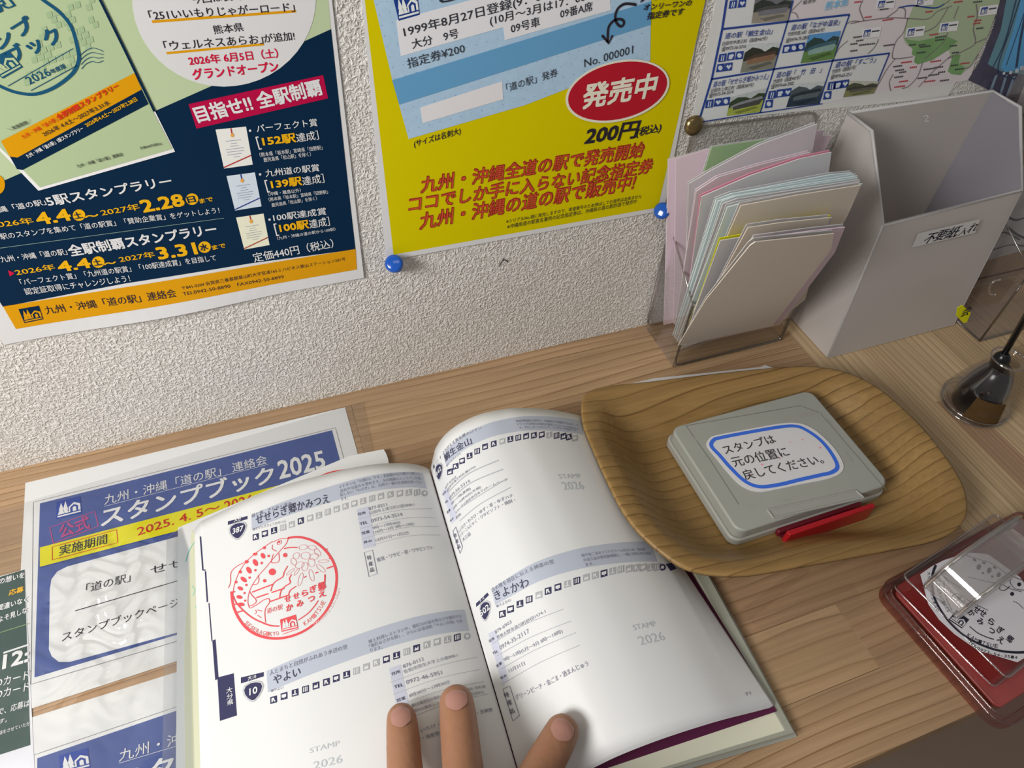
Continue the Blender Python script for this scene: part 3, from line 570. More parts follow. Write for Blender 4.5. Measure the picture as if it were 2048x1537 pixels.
pin(1390, 254, mat((.30, .22, .10), .25, .5, metal=.9), 'small brass tack at the lower left corner of the map poster', None, 1.1, 'brass_tack', brass=True)
h = Print(wall_surf(lambda u, v: .0006), None); mbh = MB(); h.stroke([(998, 532), (1004, 523), (1009, 520), (1016, 524)], 1.8, INK, 1, smooth=True, mb=mbh)
h.stroke([(1008, 518), (1005, 522)], 1.5, INK, 1, mb=mbh); tag(mbh.build('hair', loc=hit(1004, 523, (0, 0, 0), (0, 1, 0)), fixn=False), 'tiny dark hair stuck on the wallpaper below the yellow poster', 'hair')
# ---------------------------------------------------------------- printed sheets lying on the counter
def flat_sheet(name, pts, z, m, label, cat, th=.00015, grp=None):
    c = [tab(x, y, z) for x, y in pts]; o = sum(c, Vector()) / len(c); o.z = z
    t = empty(name, o, label, cat, grp); b = MB(); b.prism([Vector((p.x, p.y, z - th)) for p in c], (0, 0, th), m); b.build('sheet', t)
    S = table_surf(z); return t, Print(S, t)
BLU = mat(C(58, 78, 138, .86), .4, .35, .06, 0, 120); YEL = mat(C(205, 198, 0, .85), .4, .35); WSH = mat((.74, .745, .745), .4, .35); INF = mat((.03, .03, .04)); SEAL = mat(C(150, 60, 110, .7)); RBR = mat(C(175, 60, 15, .7))
LNE = mat((.22, .22, .23))
t, P = flat_sheet('dark_green_flyer', [(-120, 1185), (49, 1140), (72, 1600), (-100, 1650)], .0006, mat(C(205, 205, 212, .8)), 'dark green flyer with white and gold text at the left edge of the counter', 'flyer')
P.poly([(-118, 1190), (49, 1140), (61, 1491), (-118, 1548)], mat(C(28, 55, 52, .6), .3, .45), 1, 'green_panel')
for s_, a, b, h_, m, bo in [("この想いを", (-14, 1174), (49, 1157), 12, WH, .02), ("応募", (18, 1193), (47, 1185), 11, GOLDT, .02), ("間違いなく", (-4, 1224), (55, 1206), 12, WH, .02), ("よそ見しな", (-2, 1247), (55, 1227), 12, WH, .02), ("12:", (6, 1339), (56, 1324), 28, WH, .03), ("Dカード", (-8, 1378), (58, 1360), 19, WH, .01),
                            ("Dカード", (-8, 1401), (58, 1383), 19, WH, .01), ("で、応募は", (-4, 1433), (59, 1414), 14, WH, .01), ("す。", (-2, 1450), (14, 1446), 10, WH, .01), ("絡をさせていただ", (-2, 1472), (60, 1452), 8, WH, .01)]: P.text(s_, a, b, h_, m, bo)
P.stroke([(-60, 1285), (58, 1248)], 1.5, mat(C(110, 140, 90, .6)), 2); P.stroke([(7, 1307), (58, 1290)], 4, WH, 2)
def stamp_sheet(dy, label, z):
    """two copies of one sheet; the second lies nearer the viewer"""
    if dy == 0:
        t, P = flat_sheet('blue_stamp_sheet', [(50.7, 966.6), (690, 815), (790, 1180), (26, 1430)], z, WSH, label, 'sign', grp='blue and yellow signs')
        P.poly([(80, 1007.5), (664, 861), (742, 1154), (69, 1356)], BLU, 1, 'blue_panel')
        P.quad([(80, 1096), (690, 937), (702, 972), (80, 1134.8)], YEL, 3, name='yellow_band'); P.stroke([(80, 1136), (702, 973)], 1.5, mat(C(40, 60, 120, .7)), 4)
        P.poly([(100, 1180), (103, 1160), (115, 1144), (135, 1134), (400, 1062), (704, 985), (742, 1122), (560, 1200), (354, 1266.5), (140, 1325), (118, 1325), (104, 1314), (98, 1300)], WSH, 3, 'white_panel')
        P.stroke([(67, 1005), (671, 856), (755, 1165), (62, 1369.7)], 1.3, LNE, 1, closed=True)
        P.emblem([(113, 1005), (161, 993), (164, 1027), (113, 1040)], mat(C(30, 55, 130, .7)), WSH, 4)
        P.stroke([(100, 1056), (190, 1024), (197, 1054), (107, 1088)], 2, SEAL, 4, closed=True); P.text("公式", (121, 1080), (181, 1058), 28, SEAL, .02, 5)
        P.text("九州・沖縄「道の駅」 連絡会", (209, 1012), (535, 929), 20, WSH, 0, 5); P.stroke([(209, 1014), (536, 930)], .9, WSH, 5)
        P.text("スタンプブック", (203, 1057), (551, 966), 37, WSH, .02, 5); P.text("2025", (560, 959), (652, 936), 38, WSH, .02, 5)
        P.stroke([(105, 1095), (233.6, 1060.6), (236, 1086.5), (105, 1121)], 1.8, RBR, 5, closed=True); P.text("実施期間", (118.6, 1114), (214, 1089), 20, INF, .01, 6)
        P.text("2025. 4. 5～", (275.6, 1075), (441, 1024), 21, mat(C(165, 30, 20, .7)), .012, 6); P.text("2026", (450, 1024), (507, 1009), 21, mat(C(165, 30, 20, .7)), .012, 6)
        P.text("「道の駅」", (172, 1188), (261, 1165), 18, INF, 0, 6); P.text("せせらぎ郷", (301, 1152), (480, 1104), 18, INF, 0, 6); P.stroke([(150.6, 1223), (354, 1163.4), (560, 1104)], 2, INF, 5)
        P.text("スタンプブックページ", (124, 1286), (360, 1213), 18, INF, 0, 6)
    else:
        t, P = flat_sheet('blue_stamp_sheet', [(24, 1448), (800, 1205), (880, 1600), (10, 1800)], z, WSH, label, 'sign', grp='blue and yellow signs')
        P.poly([(74.6, 1517.6), (357, 1421), (790, 1290), (850, 1560), (70, 1780)], BLU, 1, 'blue_panel'); P.stroke([(830, 1560), (786, 1275), (358, 1413), (62, 1513), (40, 1780)], 1.3, LNE, 1)
        P.emblem([(118, 1512), (176, 1497), (182, 1536), (122, 1552)], mat(C(30, 55, 130, .7)), WSH, 4)
        P.text("九州・沖縄「道の駅」 連絡会", (238, 1526), (640, 1406), 24, WSH, 0, 5); P.stroke([(238, 1528), (640, 1408)], .9, WSH, 5); P.text("スタンプブック", (228, 1592), (660, 1460), 46, WSH, .02, 5)
        P.poly([(60, 1650), (820, 1430), (835, 1480), (60, 1700)], YEL, 3, 'yellow_band')
stamp_sheet(0, 'white sign with blue header reading 2025 and a yellow band, fully in view', .0004)
stamp_sheet(1, 'white sign with blue header cut off by the bottom edge of the picture', .0004)
# clear film over the sheets, wrinkled
film = clear('clear_film', (.985, .985, .985), .05, .07, bump=.18, bscale=60)
def film_z(x, y):
    r = Vector((x, y)) - Vector((-.148, -.125)); g = math.exp(-(r.x / .028) ** 2 - (r.y / .05) ** 2)
    k = max(0, min(1, (-.112 - x) / .02))
    return .0012 + k * (.0012 + .0011 * math.sin(x * 90 + y * 40) * math.sin(y * 75 - x * 30) + g * .0024 * math.sin(x * 260 + 3 * math.sin(y * 130)) * math.cos(y * 300 + 2 * math.sin(x * 210)))
c = [tab(-260, 1100), tab(725, 806), tab(830, 1300), tab(-330, 1900)]; b = MB(); n = 150; vs = []; fs = []
for j in range(n + 1):
    for i in range(n + 1):
        w_ = c[0].lerp(c[1], i / n).lerp(c[3].lerp(c[2], i / n), j / n); e = min(1, 14 * min(i / n, 1 - i / n, j / n, 1 - j / n)); vs.append((w_.x, w_.y, .0012 + (film_z(w_.x, w_.y) - .0012) * e))
fs = [(j * (n + 1) + i, j * (n + 1) + i + 1, (j + 1) * (n + 1) + i + 1, (j + 1) * (n + 1) + i) for j in range(n) for i in range(n)]
b.add(vs, fs, film); tag(b.build('clear_film', smooth=True, loc=(-.1, -.15, .001)), 'wrinkled clear plastic film over the blue signs with shiny streaks', 'film')
# strip of clear tape on the counter right of the book, paper under the tray
b = MB(); tp = clear('tape', (.985, .98, .98), .05, .22); q = [tab(*p, .0004) for p in ((1466, 1232), (1604, 1130), (1622, 1143), (1480, 1258))]; b.add(q, [(0, 1, 2, 3)], tp)
tag(b.build('clear_tape', loc=q[0]), 'strip of clear tape on the counter between the book and the tray', 'tape', 'clear tape')
b = MB(); q = [tab(*p, .0004) for p in ((1350, 1247), (1540, 1240), (1778, 1334), (1600, 1395), (1400, 1440))]; q = [tab(*p, .0004) for p in ((1495, 1240), (1705, 1165), (1735, 1225), (1560, 1290))]
b.add(q, [(0, 1, 2, 3)], clear('tape_matte', (.985, .98, .98), .02, .3)); tag(b.build('clear_tape', loc=q[0]), 'wide faint patch of clear tape left of the red-tinted stamp case', 'tape', 'clear tape')
b = MB(); q = [tab(*p, .0006) for p in ((1230, 775), (1310, 757), (1400, 748), (1520, 735), (1530, 731), (1550, 738), (1572, 800), (1260, 830))]; b.prism(q, (0, 0, .0002), WSH)
tag(b.build('paper_slip', loc=q[0]), 'white paper slip peeking out behind the wooden tray', 'paper')
# ---------------------------------------------------------------- open booklet beneath the book
t = empty('open_booklet', tab(900, 1250), 'cream open booklet in a clear cover lying beneath the open stamp book', 'booklet')
def slab(pts, z0, z1, m, name, par, bev=0):
    b = MB(); b.prism([tab(x, y, z1) * 1 + Vector((0, 0, z0 - z1)) for x, y in pts], (0, 0, z1 - z0), m); return b.build(name, par, bevel=bev)
CRM = mat((.74, .73, .58), .5, .3)
slab([(1000, 1140), (1399, 1120), (1588, 1466), (1180, 1585), (1050, 1640)], .0011, .0046, CRM, 'right_pages', t)
LP = slab([(356, 1056), (556, 972), (700, 912), (767, 899), (772, 907), (776, 918), (778, 930), (860, 1200), (1010, 1640), (350, 1720)], .0034, .0046, WSH, 'left_page', t)
slab([(383, 1060), (410, 1085), (440, 1350), (470, 1720), (372, 1720), (368, 1300)], .0046, .00475, mat(C(205, 206, 180, .86)), 'yellow_margin', t)
P = Print(table_surf(.0048), t)
P.stroke([(618, 967), (640, 953), (665, 944), (700, 939), (719, 938)], 2.6, mat(C(190, 60, 60, .72)), 1, smooth=True, name='red_curve'); P.stroke([(371, 1124), (380, 1098), (398, 1074)], 1.5, mat(C(120, 190, 175, .75)), 1, smooth=True, name='green_curve')
for l in ([(384, 1172), (390, 1180), (386, 1192)], [(392, 1172), (400, 1178), (396, 1190)], [(392, 1192), (398, 1206), (404, 1190)], [(390, 1214), (400, 1222), (409, 1227)], [(394, 1200), (406, 1202)]): P.stroke(l, 1.3, mat(C(130, 195, 180, .75)), 1, name='green_scribble')
P.stroke([(406, 1393), (400, 1415), (402, 1440), (411, 1470)], 1.8, mat(C(235, 170, 120, .75)), 1, smooth=True, name='orange_curve')
cv = clear('vinyl_cover', (.90, .91, .92), .05, .12)
slab([(333, 1078), (362, 1055), (376, 1100), (390, 1720), (320, 1720)], .0050, .0054, cv, 'clear_cover', t); slab([(1370, 1110), (1404, 1116), (1594, 1473), (1190, 1600), (1180, 1580), (1570, 1462)], .0048, .0054, cv, 'clear_cover', t, 0)
slab([(1000, 1140), (1403, 1120), (1594, 1474), (1182, 1597), (1050, 1650)], .0004, .001, mat((.55, .55, .48), .3, .4), 'back_cover', t)
# ---------------------------------------------------------------- the open stamp book
G0 = tab(860, 940, .012); GVV = (tab(1035, 1537, .012) - G0); GVV.z = 0; GVV.normalize(); EXV = Vector((-GVV.y, GVV.x, 0)); LEN = .1997
def resample(p, n):
    q = catmull([Vector(x) for x in p], 24); d = [0]
    for a, b in zip(q, q[1:]): d.append(d[-1] + (b - a).length)
    out = []; k = 0
    for i in range(n + 1):
        s = d[-1] * i / n
        while k < len(d) - 2 and d[k + 1] < s: k += 1
        out.append(q[k].lerp(q[k + 1], (s - d[k]) / max(1e-9, d[k + 1] - d[k])))
    return out
NU = 90
RT = resample([(.0003, .0125), (.0027, .0251), (.0051, .035), (.0115, .0459), (.0215, .0541), (.0347, .0587), (.048, .0588), (.0615, .0564), (.0829, .0475), (.1059, .0337), (.1115, .0275), (.115, .021), (.117, .014)], NU)
RB = resample([(.0003, .0100), (.013, .0085), (.0322, .0132), (.0472, .0216), (.0657, .0252), (.0854, .0244), (.1067, .0203), (.1269, .0131), (.1433, .0075)], NU)
LT = resample([(-.0003, .0125), (-.0048, .0179), (-.0128, .0238), (-.0224, .028), (-.035, .0318), (-.0506, .0335), (-.0663, .0332), (-.0818, .0324), (-.0973, .0306), (-.113, .0268), (-.1294, .0204), (-.146, .0140)], NU)
LB = resample([(-.0003, .0100), (-.012, .0165), (-.03, .0225), (-.06, .0250), (-.09, .0225), (-.12, .0165), (-.146, .0115)], NU)
def page_surf(top, bot, sgn, dx=0.0, dz=0.0):
    def base(u, v):
        k = max(0, min(NU - 1e-6, u / .148 * NU)); i = int(k); f = k - i
        a = top[i].lerp(top[i + 1], f); b = bot[i].lerp(bot[i + 1], f); t = v / LEN; w = a.lerp(b, t)
        return w.x + dx * (k / NU) + sgn * max(0, u - .148), w.y + dz * min(1, k / NU * 4)
    def at(u, v, o):
        x, z = base(u, v); x2, z2 = base(min(u + .0016, .148), v); x1, z1 = base(max(u - .0016, 0), v)
        n = Vector((-(z2 - z1), x2 - x1)); n = n.normalized() * (1 if (x2 - x1) > 0 else -1)
        return G0 + GVV * v + EXV * (x + n.x * o) + Vector((0, 0, z - .012 + n.y * o))
    s = Surf(at, (.07, .1)); s.cell = .006
    return s
bk = empty('stamp_book', G0 + Vector((0, -.1, -.012)), 'open white stamp book with printed station entries and one red stamp', 'book')
def leaf(s, name, m, v0=0.0, v1=.245, th=.00012, u1=.148):
    b = MB(); vs = []; fs = []; nu, nv = 100, 30
    for o in (0, -th):
        for j in range(nv + 1):
            for i in range(nu + 1): vs.append(s.at(u1 * i / nu, v0 + (v1 - v0) * j / nv, o))
    K_ = (nu + 1) * (nv + 1); q = lambda i, j, o=0: o * K_ + j * (nu + 1) + i
    for j in range(nv):
        for i in range(nu): fs.append((q(i, j), q(i + 1, j), q(i + 1, j + 1), q(i, j + 1))); fs.append((q(i, j, 1), q(i, j + 1, 1), q(i + 1, j + 1, 1), q(i + 1, j, 1)))
    for i in range(nu): fs.append((q(i, 0), q(i, 0, 1), q(i + 1, 0, 1), q(i + 1, 0))); fs.append((q(i + 1, nv), q(i + 1, nv, 1), q(i, nv, 1), q(i, nv)))
    for j in range(nv): fs.append((q(0, j + 1), q(0, j + 1, 1), q(0, j, 1), q(0, j))); fs.append((q(nu, j), q(nu, j, 1), q(nu, j + 1, 1), q(nu, j + 1)))
    b.add(vs, fs, m); return b.build(name, bk, smooth=True)
PG = mat((.765, .77, .775), .45, .25)
SR = page_surf(RT, RB, 1); SL = page_surf(LT, LB, -1)
VR, VL = LEN, .205
leaf(SR, 'right_page', PG, 0, VR); leaf(SL, 'left_page', PG, 0, VL)
for k in range(1, 6):
    leaf(page_surf(RT, RB, 1, .0003 * k, -.0006 * k), 'leaf', PG, .0003 * k, VR + .0002 * k, .00025); leaf(page_surf(LT, LB, -1, -.0009 * k, -.0009 * k), 'leaf', PG, .0002 * k, VL, .0004)
PUR = mat((.10, .018, .055), .5, .14)
slab([(885, 1010), (1366, 1118), (1554, 1423), (1190, 1545), (1040, 1580)], .0048, .0055, PUR, 'back_cover', bk)
b = MB(); b.box((-.003, .002, 0), (.003, .205, .0035), PUR, lambda v: G0 + EXV * v.x + GVV * v.y + Vector((0, 0, v.z - .012 + .0050))); b.build('spine', bk)
# --- print on the left page
P = Print(SL, bk); IK = mat((.07, .07, .12)); IG = mat((.25, .26, .33)); BAND = mat(C(178, 184, 198, .90), .45, .25); LGY = mat(C(170, 172, 176, .88)); DK = mat((.045, .045, .11)); LAB = mat(C(195, 198, 214, .9)); HR = mat((.45, .46, .5)); FNT = mat(C(182, 188, 192, .88))
def icons(P, pts, dark, s=13.5):
    for i, (x, y) in enumerate(pts):
        d = i in dark; m = DK if d else LGY; mb = MB(); h = s / 2; sl = .27
        if i == len(pts) - 1 and len(pts) != 18:
            P.ell((x, y), h * .9, h * .9, m, 0, 2, 16, mb=mb); P.ell((x, y), h * .45, h * .45, PG, 0, 4, 12, mb=mb)
        else:
            L = lambda a, b_: (x + a * h, y + b_ * h - a * h * sl)
            P.quad([L(-.9, -.9), L(.9, -.9), L(.95, .95), L(-.85, .95)], m, 2, mb=mb); k = (i * 7 + len(pts)) % 5
            w = PG
            if k == 0: P.poly([L(-.5, .6), L(-.5, -.5), L(.2, -.5), L(.2, -.1), L(.6, .6), L(.2, .6), L(-.1, 0), L(-.2, .6)], w, 4, mb=mb)
            elif k == 1:
                for q in (-.45, 0, .45): P.quad([L(q - .12, -.6), L(q + .12, -.6), L(q + .12, .65), L(q - .12, .65)], w, 4, mb=mb)
            elif k == 2: P.poly([L(-.6, -.45), L(.6, -.45), L(.6, .35), L(.1, .35), L(.3, .7), L(-.3, .35), L(-.6, .35)], w, 4, mb=mb)
            elif k == 3: P.poly([L(-.6, .6), L(-.3, -.3), L(.1, .1), L(.5, -.5), L(.6, .6)], w, 4, mb=mb)
            else: P.quad([L(-.15, -.6), L(.2, -.6), L(.2, .6), L(-.15, .6)], w, 4, mb=mb); P.quad([L(-.6, .4), L(.6, .4), L(.6, .65), L(-.6, .65)], w, 5, mb=mb)
        mb.build('pictogram', bk, fixn=False)
def badge(P, q, c, rx, ry, num, na, nb, nh, top):
    mb = MB(); P.quad(q, DK, 2, mb=mb); mb.build('badge_header', bk, fixn=False)
    P.text(top, (q[3][0] * .68 + q[2][0] * .32, q[3][1] * .68 + q[2][1] * .32 - 1), (q[3][0] * .32 + q[2][0] * .68, q[3][1] * .32 + q[2][1] * .68 - 1), 8, PG, .02, 5)
    sh = [(-.98, -.35), (-.8, -.75), (-.3, -.98), (.3, -.98), (.8, -.8), (.98, -.4), (.85, .1), (.55, .6), (.15, .98), (-.15, .98), (-.55, .65), (-.88, .15)]
    for k, m, l in ((1.0, LGY, 2), (.9, PG, 3), (.84, DK, 4)):
        P.poly([(c[0] + rx * k * x, c[1] + ry * k * y - rx * k * x * .2) for x, y in sh], m, l, 'route_shield')
    P.text(num, na, nb, nh, PG, .02, 7)
def lines(P, ls):
    for l in ls: P.stroke(l, .9, HR, 2, smooth=True, name='rule_line')
P.quad([(502.6, 1031.5), (845, 946.6), (853.4, 978), (503.7, 1061)], BAND, 1, 60, 3, 'header_band')
for s_, a, b, h_, m, bo in [("緑と風、きらめく清流", (503.7, 1037), (583.4, 1012), 8, IG, .005), ("せせらぎ郷かみつえ", (513, 1052), (660, 1007), 20, IK, .012), ("●せせらぎきょうかみつえ", (506, 1063), (572, 1046), 6, IG, 0),
    ("イチダンは「川原川」です。赤遊橋や杉乃橋から美しい", (678.5, 979), (840, 952), 7, IG, 0), ("渓谷や山並みを望めます。水の綺麗なところでしか成", (680.6, 987), (842, 961), 7, IG, 0), ("長しない「わさび」は、九州で一番の生産量を誇ってい", (680.6, 995), (844, 969), 7, IG, 0), ("ます。", (682.7, 1003), (696, 1000), 7, IG, 0),
    ("877-0211", (738, 1022), (774, 1013), 7, IG, 0), ("日田市上津江町川原3848-1", (740, 1031), (829, 1013), 7, IG, 0), ("0973-54-3514", (743, 1047), (805, 1033), 8, IG, 0), ("9時～17時30分", (746, 1061), (801, 1049), 7, IG, 0), ("（10月～3月 9時～17時）", (747, 1070), (829, 1052), 7, IG, 0), ("12月31日～1月2日", (752, 1085), (817, 1070), 7, IG, 0),
    ("椎茸・ワサビ・茶・ワサビソフト", (755, 1126), (866, 1100), 9, IG, .004),
    ("人とまちと自然がふれあう水辺の里", (540, 1353), (695, 1299), 10, IG, .005), ("やよい", (548, 1372), (602, 1353), 20, IK, .012), ("●やよい", (542, 1386), (567, 1379), 6, IG, 0),
    ("郷土料理レストランや、番匠川の淡水魚などを展示する", (738, 1289), (923, 1237), 8, IG, 0), ("「番匠おさかな館」、さらには温浴館「やよいの湯」もあ", (739, 1298), (925, 1246), 8, IG, 0), ("ります。", (741, 1306), (765, 1299), 8, IG, 0),
    ("876-0112", (806.8, 1338), (848, 1322), 8, IG, 0), ("佐伯市弥生大字上小倉898-1", (808, 1349), (915, 1315), 8, IG, 0), ("0972-46-5951", (813, 1370), (884, 1350), 9, IG, 0), ("8時30分～17時30分", (819, 1397), (900, 1368), 8, IG, 0),
    ("第3火曜(祝日の場合は翌日)、春休み・夏休み・冬休み期", (824, 1416), (971, 1377), 7, IG, 0), ("間中は無休(レストランは12月31日～1月2日休み)", (829, 1427), (968, 1388), 7, IG, 0), ("しいたけ・ユズ胡椒・メガ・生鮮野", (833, 1470), (986, 1424), 9, IG, .004), ("菜・海産物", (834, 1486), (879, 1471), 9, IG, .004)]:
    P.text(s_, a, b, h_, m, bo, 4)
aa = lambda l, ox, oy, k: [(ox + x / k, oy + y / k) for x, y in l]
icons(P, aa([(775, 970), (857, 940), (940, 912), (1022, 885), (1100, 857), (1182, 825), (1265, 800), (1345, 775), (1425, 745), (1505, 718), (1585, 693), (1665, 668), (1745, 645), (1825, 622), (1905, 602)], 340, 860, 4.52) + aa([(675, 527), (765, 517), (850, 508), (930, 507), (1005, 515)], 640, 880, 4.803), {0, 1, 2, 5})
badge(P, [(456, 1043.6), (495, 1032.6), (495, 1039), (456, 1050.7)], (476, 1062.5), 19, 18, "387", (466, 1069.5), (487, 1062.5), 11, "大分")
P.quad([(713, 1019.5), (738, 1013), (752, 1093), (727, 1099)], LAB, 1, 4, 8, 'label_column')
for s_, a, b in (("住所", (716, 1033), (731.6, 1029)), ("TEL", (720, 1052), (736, 1047.6)), ("営業", (724, 1071), (740, 1067)), ("休み", (727.5, 1089), (744, 1085))): P.text(s_, a, b, 6, IK, .01, 4)
lines(P, [[(716, 1039), (800, 1021), (865, 1018)], [(720, 1058), (805, 1038), (871, 1036)], [(724, 1079), (810, 1056), (878, 1054)], [(746, 1091), (815, 1073), (880, 1071)]])
P.stroke([(728.5, 1106), (745, 1101), (754.5, 1148.6), (738, 1154.4)], 1.4, IG, 2, closed=True, name='product_box')
for s_, x, y in (("特", 735, 1122), ("産", 738, 1134), ("品", 740.5, 1146)): P.text(s_, (x, y), (x + 8, y - 2), 9, IK, .01, 4)
MS = page_surf(LT, LB, -1)
P.text("STAMP", (619.6, 1508), (679.7, 1492), 11, FNT, 0, 3); P.text("2026", (627, 1541), (685, 1526), 17, FNT, 0, 3)
P.quad([(533, 1343), (928.7, 1220.6), (938, 1262.4), (536, 1386)], BAND, 1, 60, 4, 'header_band')
icons(P, aa([(845, 980), (930, 950), (1020, 922), (1105, 895), (1190, 865), (1275, 835), (1355, 805), (1440, 775)], 340, 1160, 4.077) + aa([(55, 700), (140, 665), (225, 630), (312, 600), (400, 568), (487, 535), (572, 505), (660, 475), (748, 450), (838, 430), (922, 412), (1008, 402)], 700, 1180, 4.306), {0, 1, 2, 3, 4, 5, 6, 7, 11, 12, 14, 18}, 15)
badge(P, [(482, 1356), (527.6, 1345), (527.6, 1353.8), (482, 1368)], (506.8, 1384), 22, 21, "10", (500, 1392), (515.5, 1387), 14, "大10")
P.quad([(778, 1338), (801, 1330), (821, 1423), (796, 1430)], LAB, 1, 4, 8, 'label_column')
for s_, a, b in (("住所", (783.6, 1353), (801, 1347)), ("TEL", (789, 1379), (807, 1373)), ("営業", (794, 1406), (811.5, 1400))): P.text(s_, a, b, 7, IK, .01, 4)
lines(P, [[(780, 1366), (880, 1332), (955, 1315)], [(786, 1390), (880, 1357), (960, 1340)], [(818, 1404), (890, 1380), (968, 1364)], [(832, 1432), (900, 1406), (976, 1389)]])
for l, w_ in (([(401, 1074), (406, 1141), (411, 1141), (415, 1206), (421, 1207)][:3], 2.5), ([(411, 1143), (415, 1205)], 2.5), ([(418, 1207), (424, 1283)], 1.8), ([(428, 1281), (434, 1360)], 6)): P.stroke(l, w_, DK, 2, name='index_edge_mark')
P.quad([(435, 1356), (467.5, 1347.6), (474, 1432), (440, 1443)], DK, 2, 3, 6, 'index_tab')
for s_, x, y in (("大", 453, 1389), ("分", 454, 1401), ("県", 455, 1413)): P.text(s_, (x, y), (x + 12, y - 3), 11, PG, .01, 6)
# the red stamp impression
RS = mat(C(218, 82, 88, .9)); RSL = mat(C(222, 125, 125, .9)); sp = lambda l: [(430 + x / 5.91, 1050 + y / 5.91) for x, y in l]
cc = P.s.inv(*sp([(822, 745)])[0]); a0 = P.s.inv(*sp([(1438, 620)])[0]); rad = (a0 - cc).length
def arc(a, b, r, w_, m, n=60, lay=3):
    mb = MB(); vs = []; fs = []
    for i in range(n + 1):
        t_ = math.radians(a + (b - a) * i / n)
        for q in (r - w_ / 2, r + w_ / 2): vs.append(SL.at(cc.x + sgx * q * math.cos(t_), cc.y - q * math.sin(t_), lay * LAY))
    for i in range(n): fs.append((2 * i, 2 * i + 1, 2 * i + 3, 2 * i + 2))
    mb.add(vs, fs, m); mb.build('stamp_ring', bk, fixn=False)
sgx = -1   # u runs away from the gutter on the left page
ring = [(860, 160), (960, 148), (1060, 160), (1180, 205), (1290, 290), (1370, 390), (1420, 500), (1438, 620), (1425, 760), (1380, 900), (1300, 1040), (1190, 1160), (1060, 1255), (920, 1315), (780, 1345), (640, 1342), (500, 1305), (380, 1230), (290, 1120), (230, 1000), (205, 900), (195, 800)]
P.stroke(sp(ring), 4.6, RS, 3, smooth=True, name='stamp_ring')
for l, w_ in [([(870, 150), (840, 230), (770, 310), (690, 400), (600, 510), (520, 600), (440, 720), (400, 820), (390, 920), (410, 990)], 1.4), ([(680, 200), (590, 260), (480, 340), (380, 430), (300, 540), (240, 680), (215, 800), (220, 880)], 1.4), ([(345, 450), (250, 500), (190, 570), (185, 680), (160, 750)], 1.4), ([(680, 210), (770, 170), (870, 165)], 1.2),
              ([(735, 210), (780, 190), (780, 225), (740, 235), (735, 210)], 1), ([(680, 240), (680, 290), (730, 315)], 1.2), ([(690, 350), (665, 440), (700, 455), (750, 440), (760, 400), (755, 340)], 1.3), ([(510, 600), (520, 660), (495, 705), (440, 710)], 1.3), ([(815, 285), (890, 272), (975, 272)], 2.4),
              ([(440, 800), (690, 705)], 2.6), ([(490, 865), (820, 755)], 2.6), ([(640, 915), (870, 835)], 2.6), ([(410, 790), (440, 840), (480, 880), (485, 920), (440, 955), (410, 960)], 1.4), ([(420, 990), (500, 945), (580, 890), (640, 880), (640, 930), (600, 990), (590, 1060), (600, 1160)], 1.4),
              ([(860, 490), (820, 560), (800, 620), (720, 670), (680, 720), (660, 790)], 2.2), ([(905, 590), (880, 640), (890, 690), (830, 730), (780, 790), (765, 870)], 2.2), ([(960, 730), (890, 780), (870, 840)], 2.2), ([(220, 850), (250, 920), (330, 1010), (440, 1100), (560, 1160), (660, 1195), (760, 1202)], 2.2), ([(985, 1130), (1100, 1050), (1180, 960), (1220, 900)], 2.2),
              ([(1300, 590), (1298, 670)], 3), ([(1320, 520), (1420, 485)], 3), ([(1185, 575), (1220, 563)], 2.6), ([(1050, 630), (1080, 610)], 2.4), ([(210, 945), (300, 940)], 2), ([(240, 1045), (330, 1020)], 2.6), ([(180, 800), (240, 795)], 2.2), ([(500, 1070), (550, 1105)], 1), ([(480, 1010), (490, 1040), (470, 1060)], 1), ([(500, 1010), (560, 1025)], 1), ([(1280, 300), (1330, 290)], 3), ([(1345, 400), (1390, 405)], 2.4)]:
    P.stroke(sp(l), w_, RS, 3, smooth=True, name='stamp_line')
def petal(c, rx, ry, rot): # outlined petals of the flower
    r = math.radians(rot); P.stroke(sp([(c[0] + rx * math.cos(a) * math.cos(r) - ry * math.sin(a) * math.sin(r), c[1] + rx * math.cos(a) * math.sin(r) + ry * math.sin(a) * math.cos(r)) for a in [i * math.pi / 5 for i in range(10)]]), .9, mat(C(205, 140, 145, .78)), 3, True, True, 'flower_petal_line')
for c, rx, ry, ro in [((1040, 270), 50, 30, -10), ((1150, 275), 50, 26, 10), ((1210, 330), 50, 28, 50), ((960, 370), 42, 34, -50), ((1070, 370), 55, 42, 0), ((1170, 380), 55, 36, -20), ((930, 440), 45, 30, 60), ((1000, 480), 55, 36, -20), ((1060, 500), 36, 50, 10), ((1140, 450), 40, 50, -10), ((1280, 435), 60, 18, -3), ((1250, 520), 66, 24, 40), ((1140, 600), 26, 72, -15), ((1010, 650), 24, 80, 15), ((890, 560), 60, 14, -40), ((965, 560), 50, 14, -55)]: petal(c, rx, ry, ro)
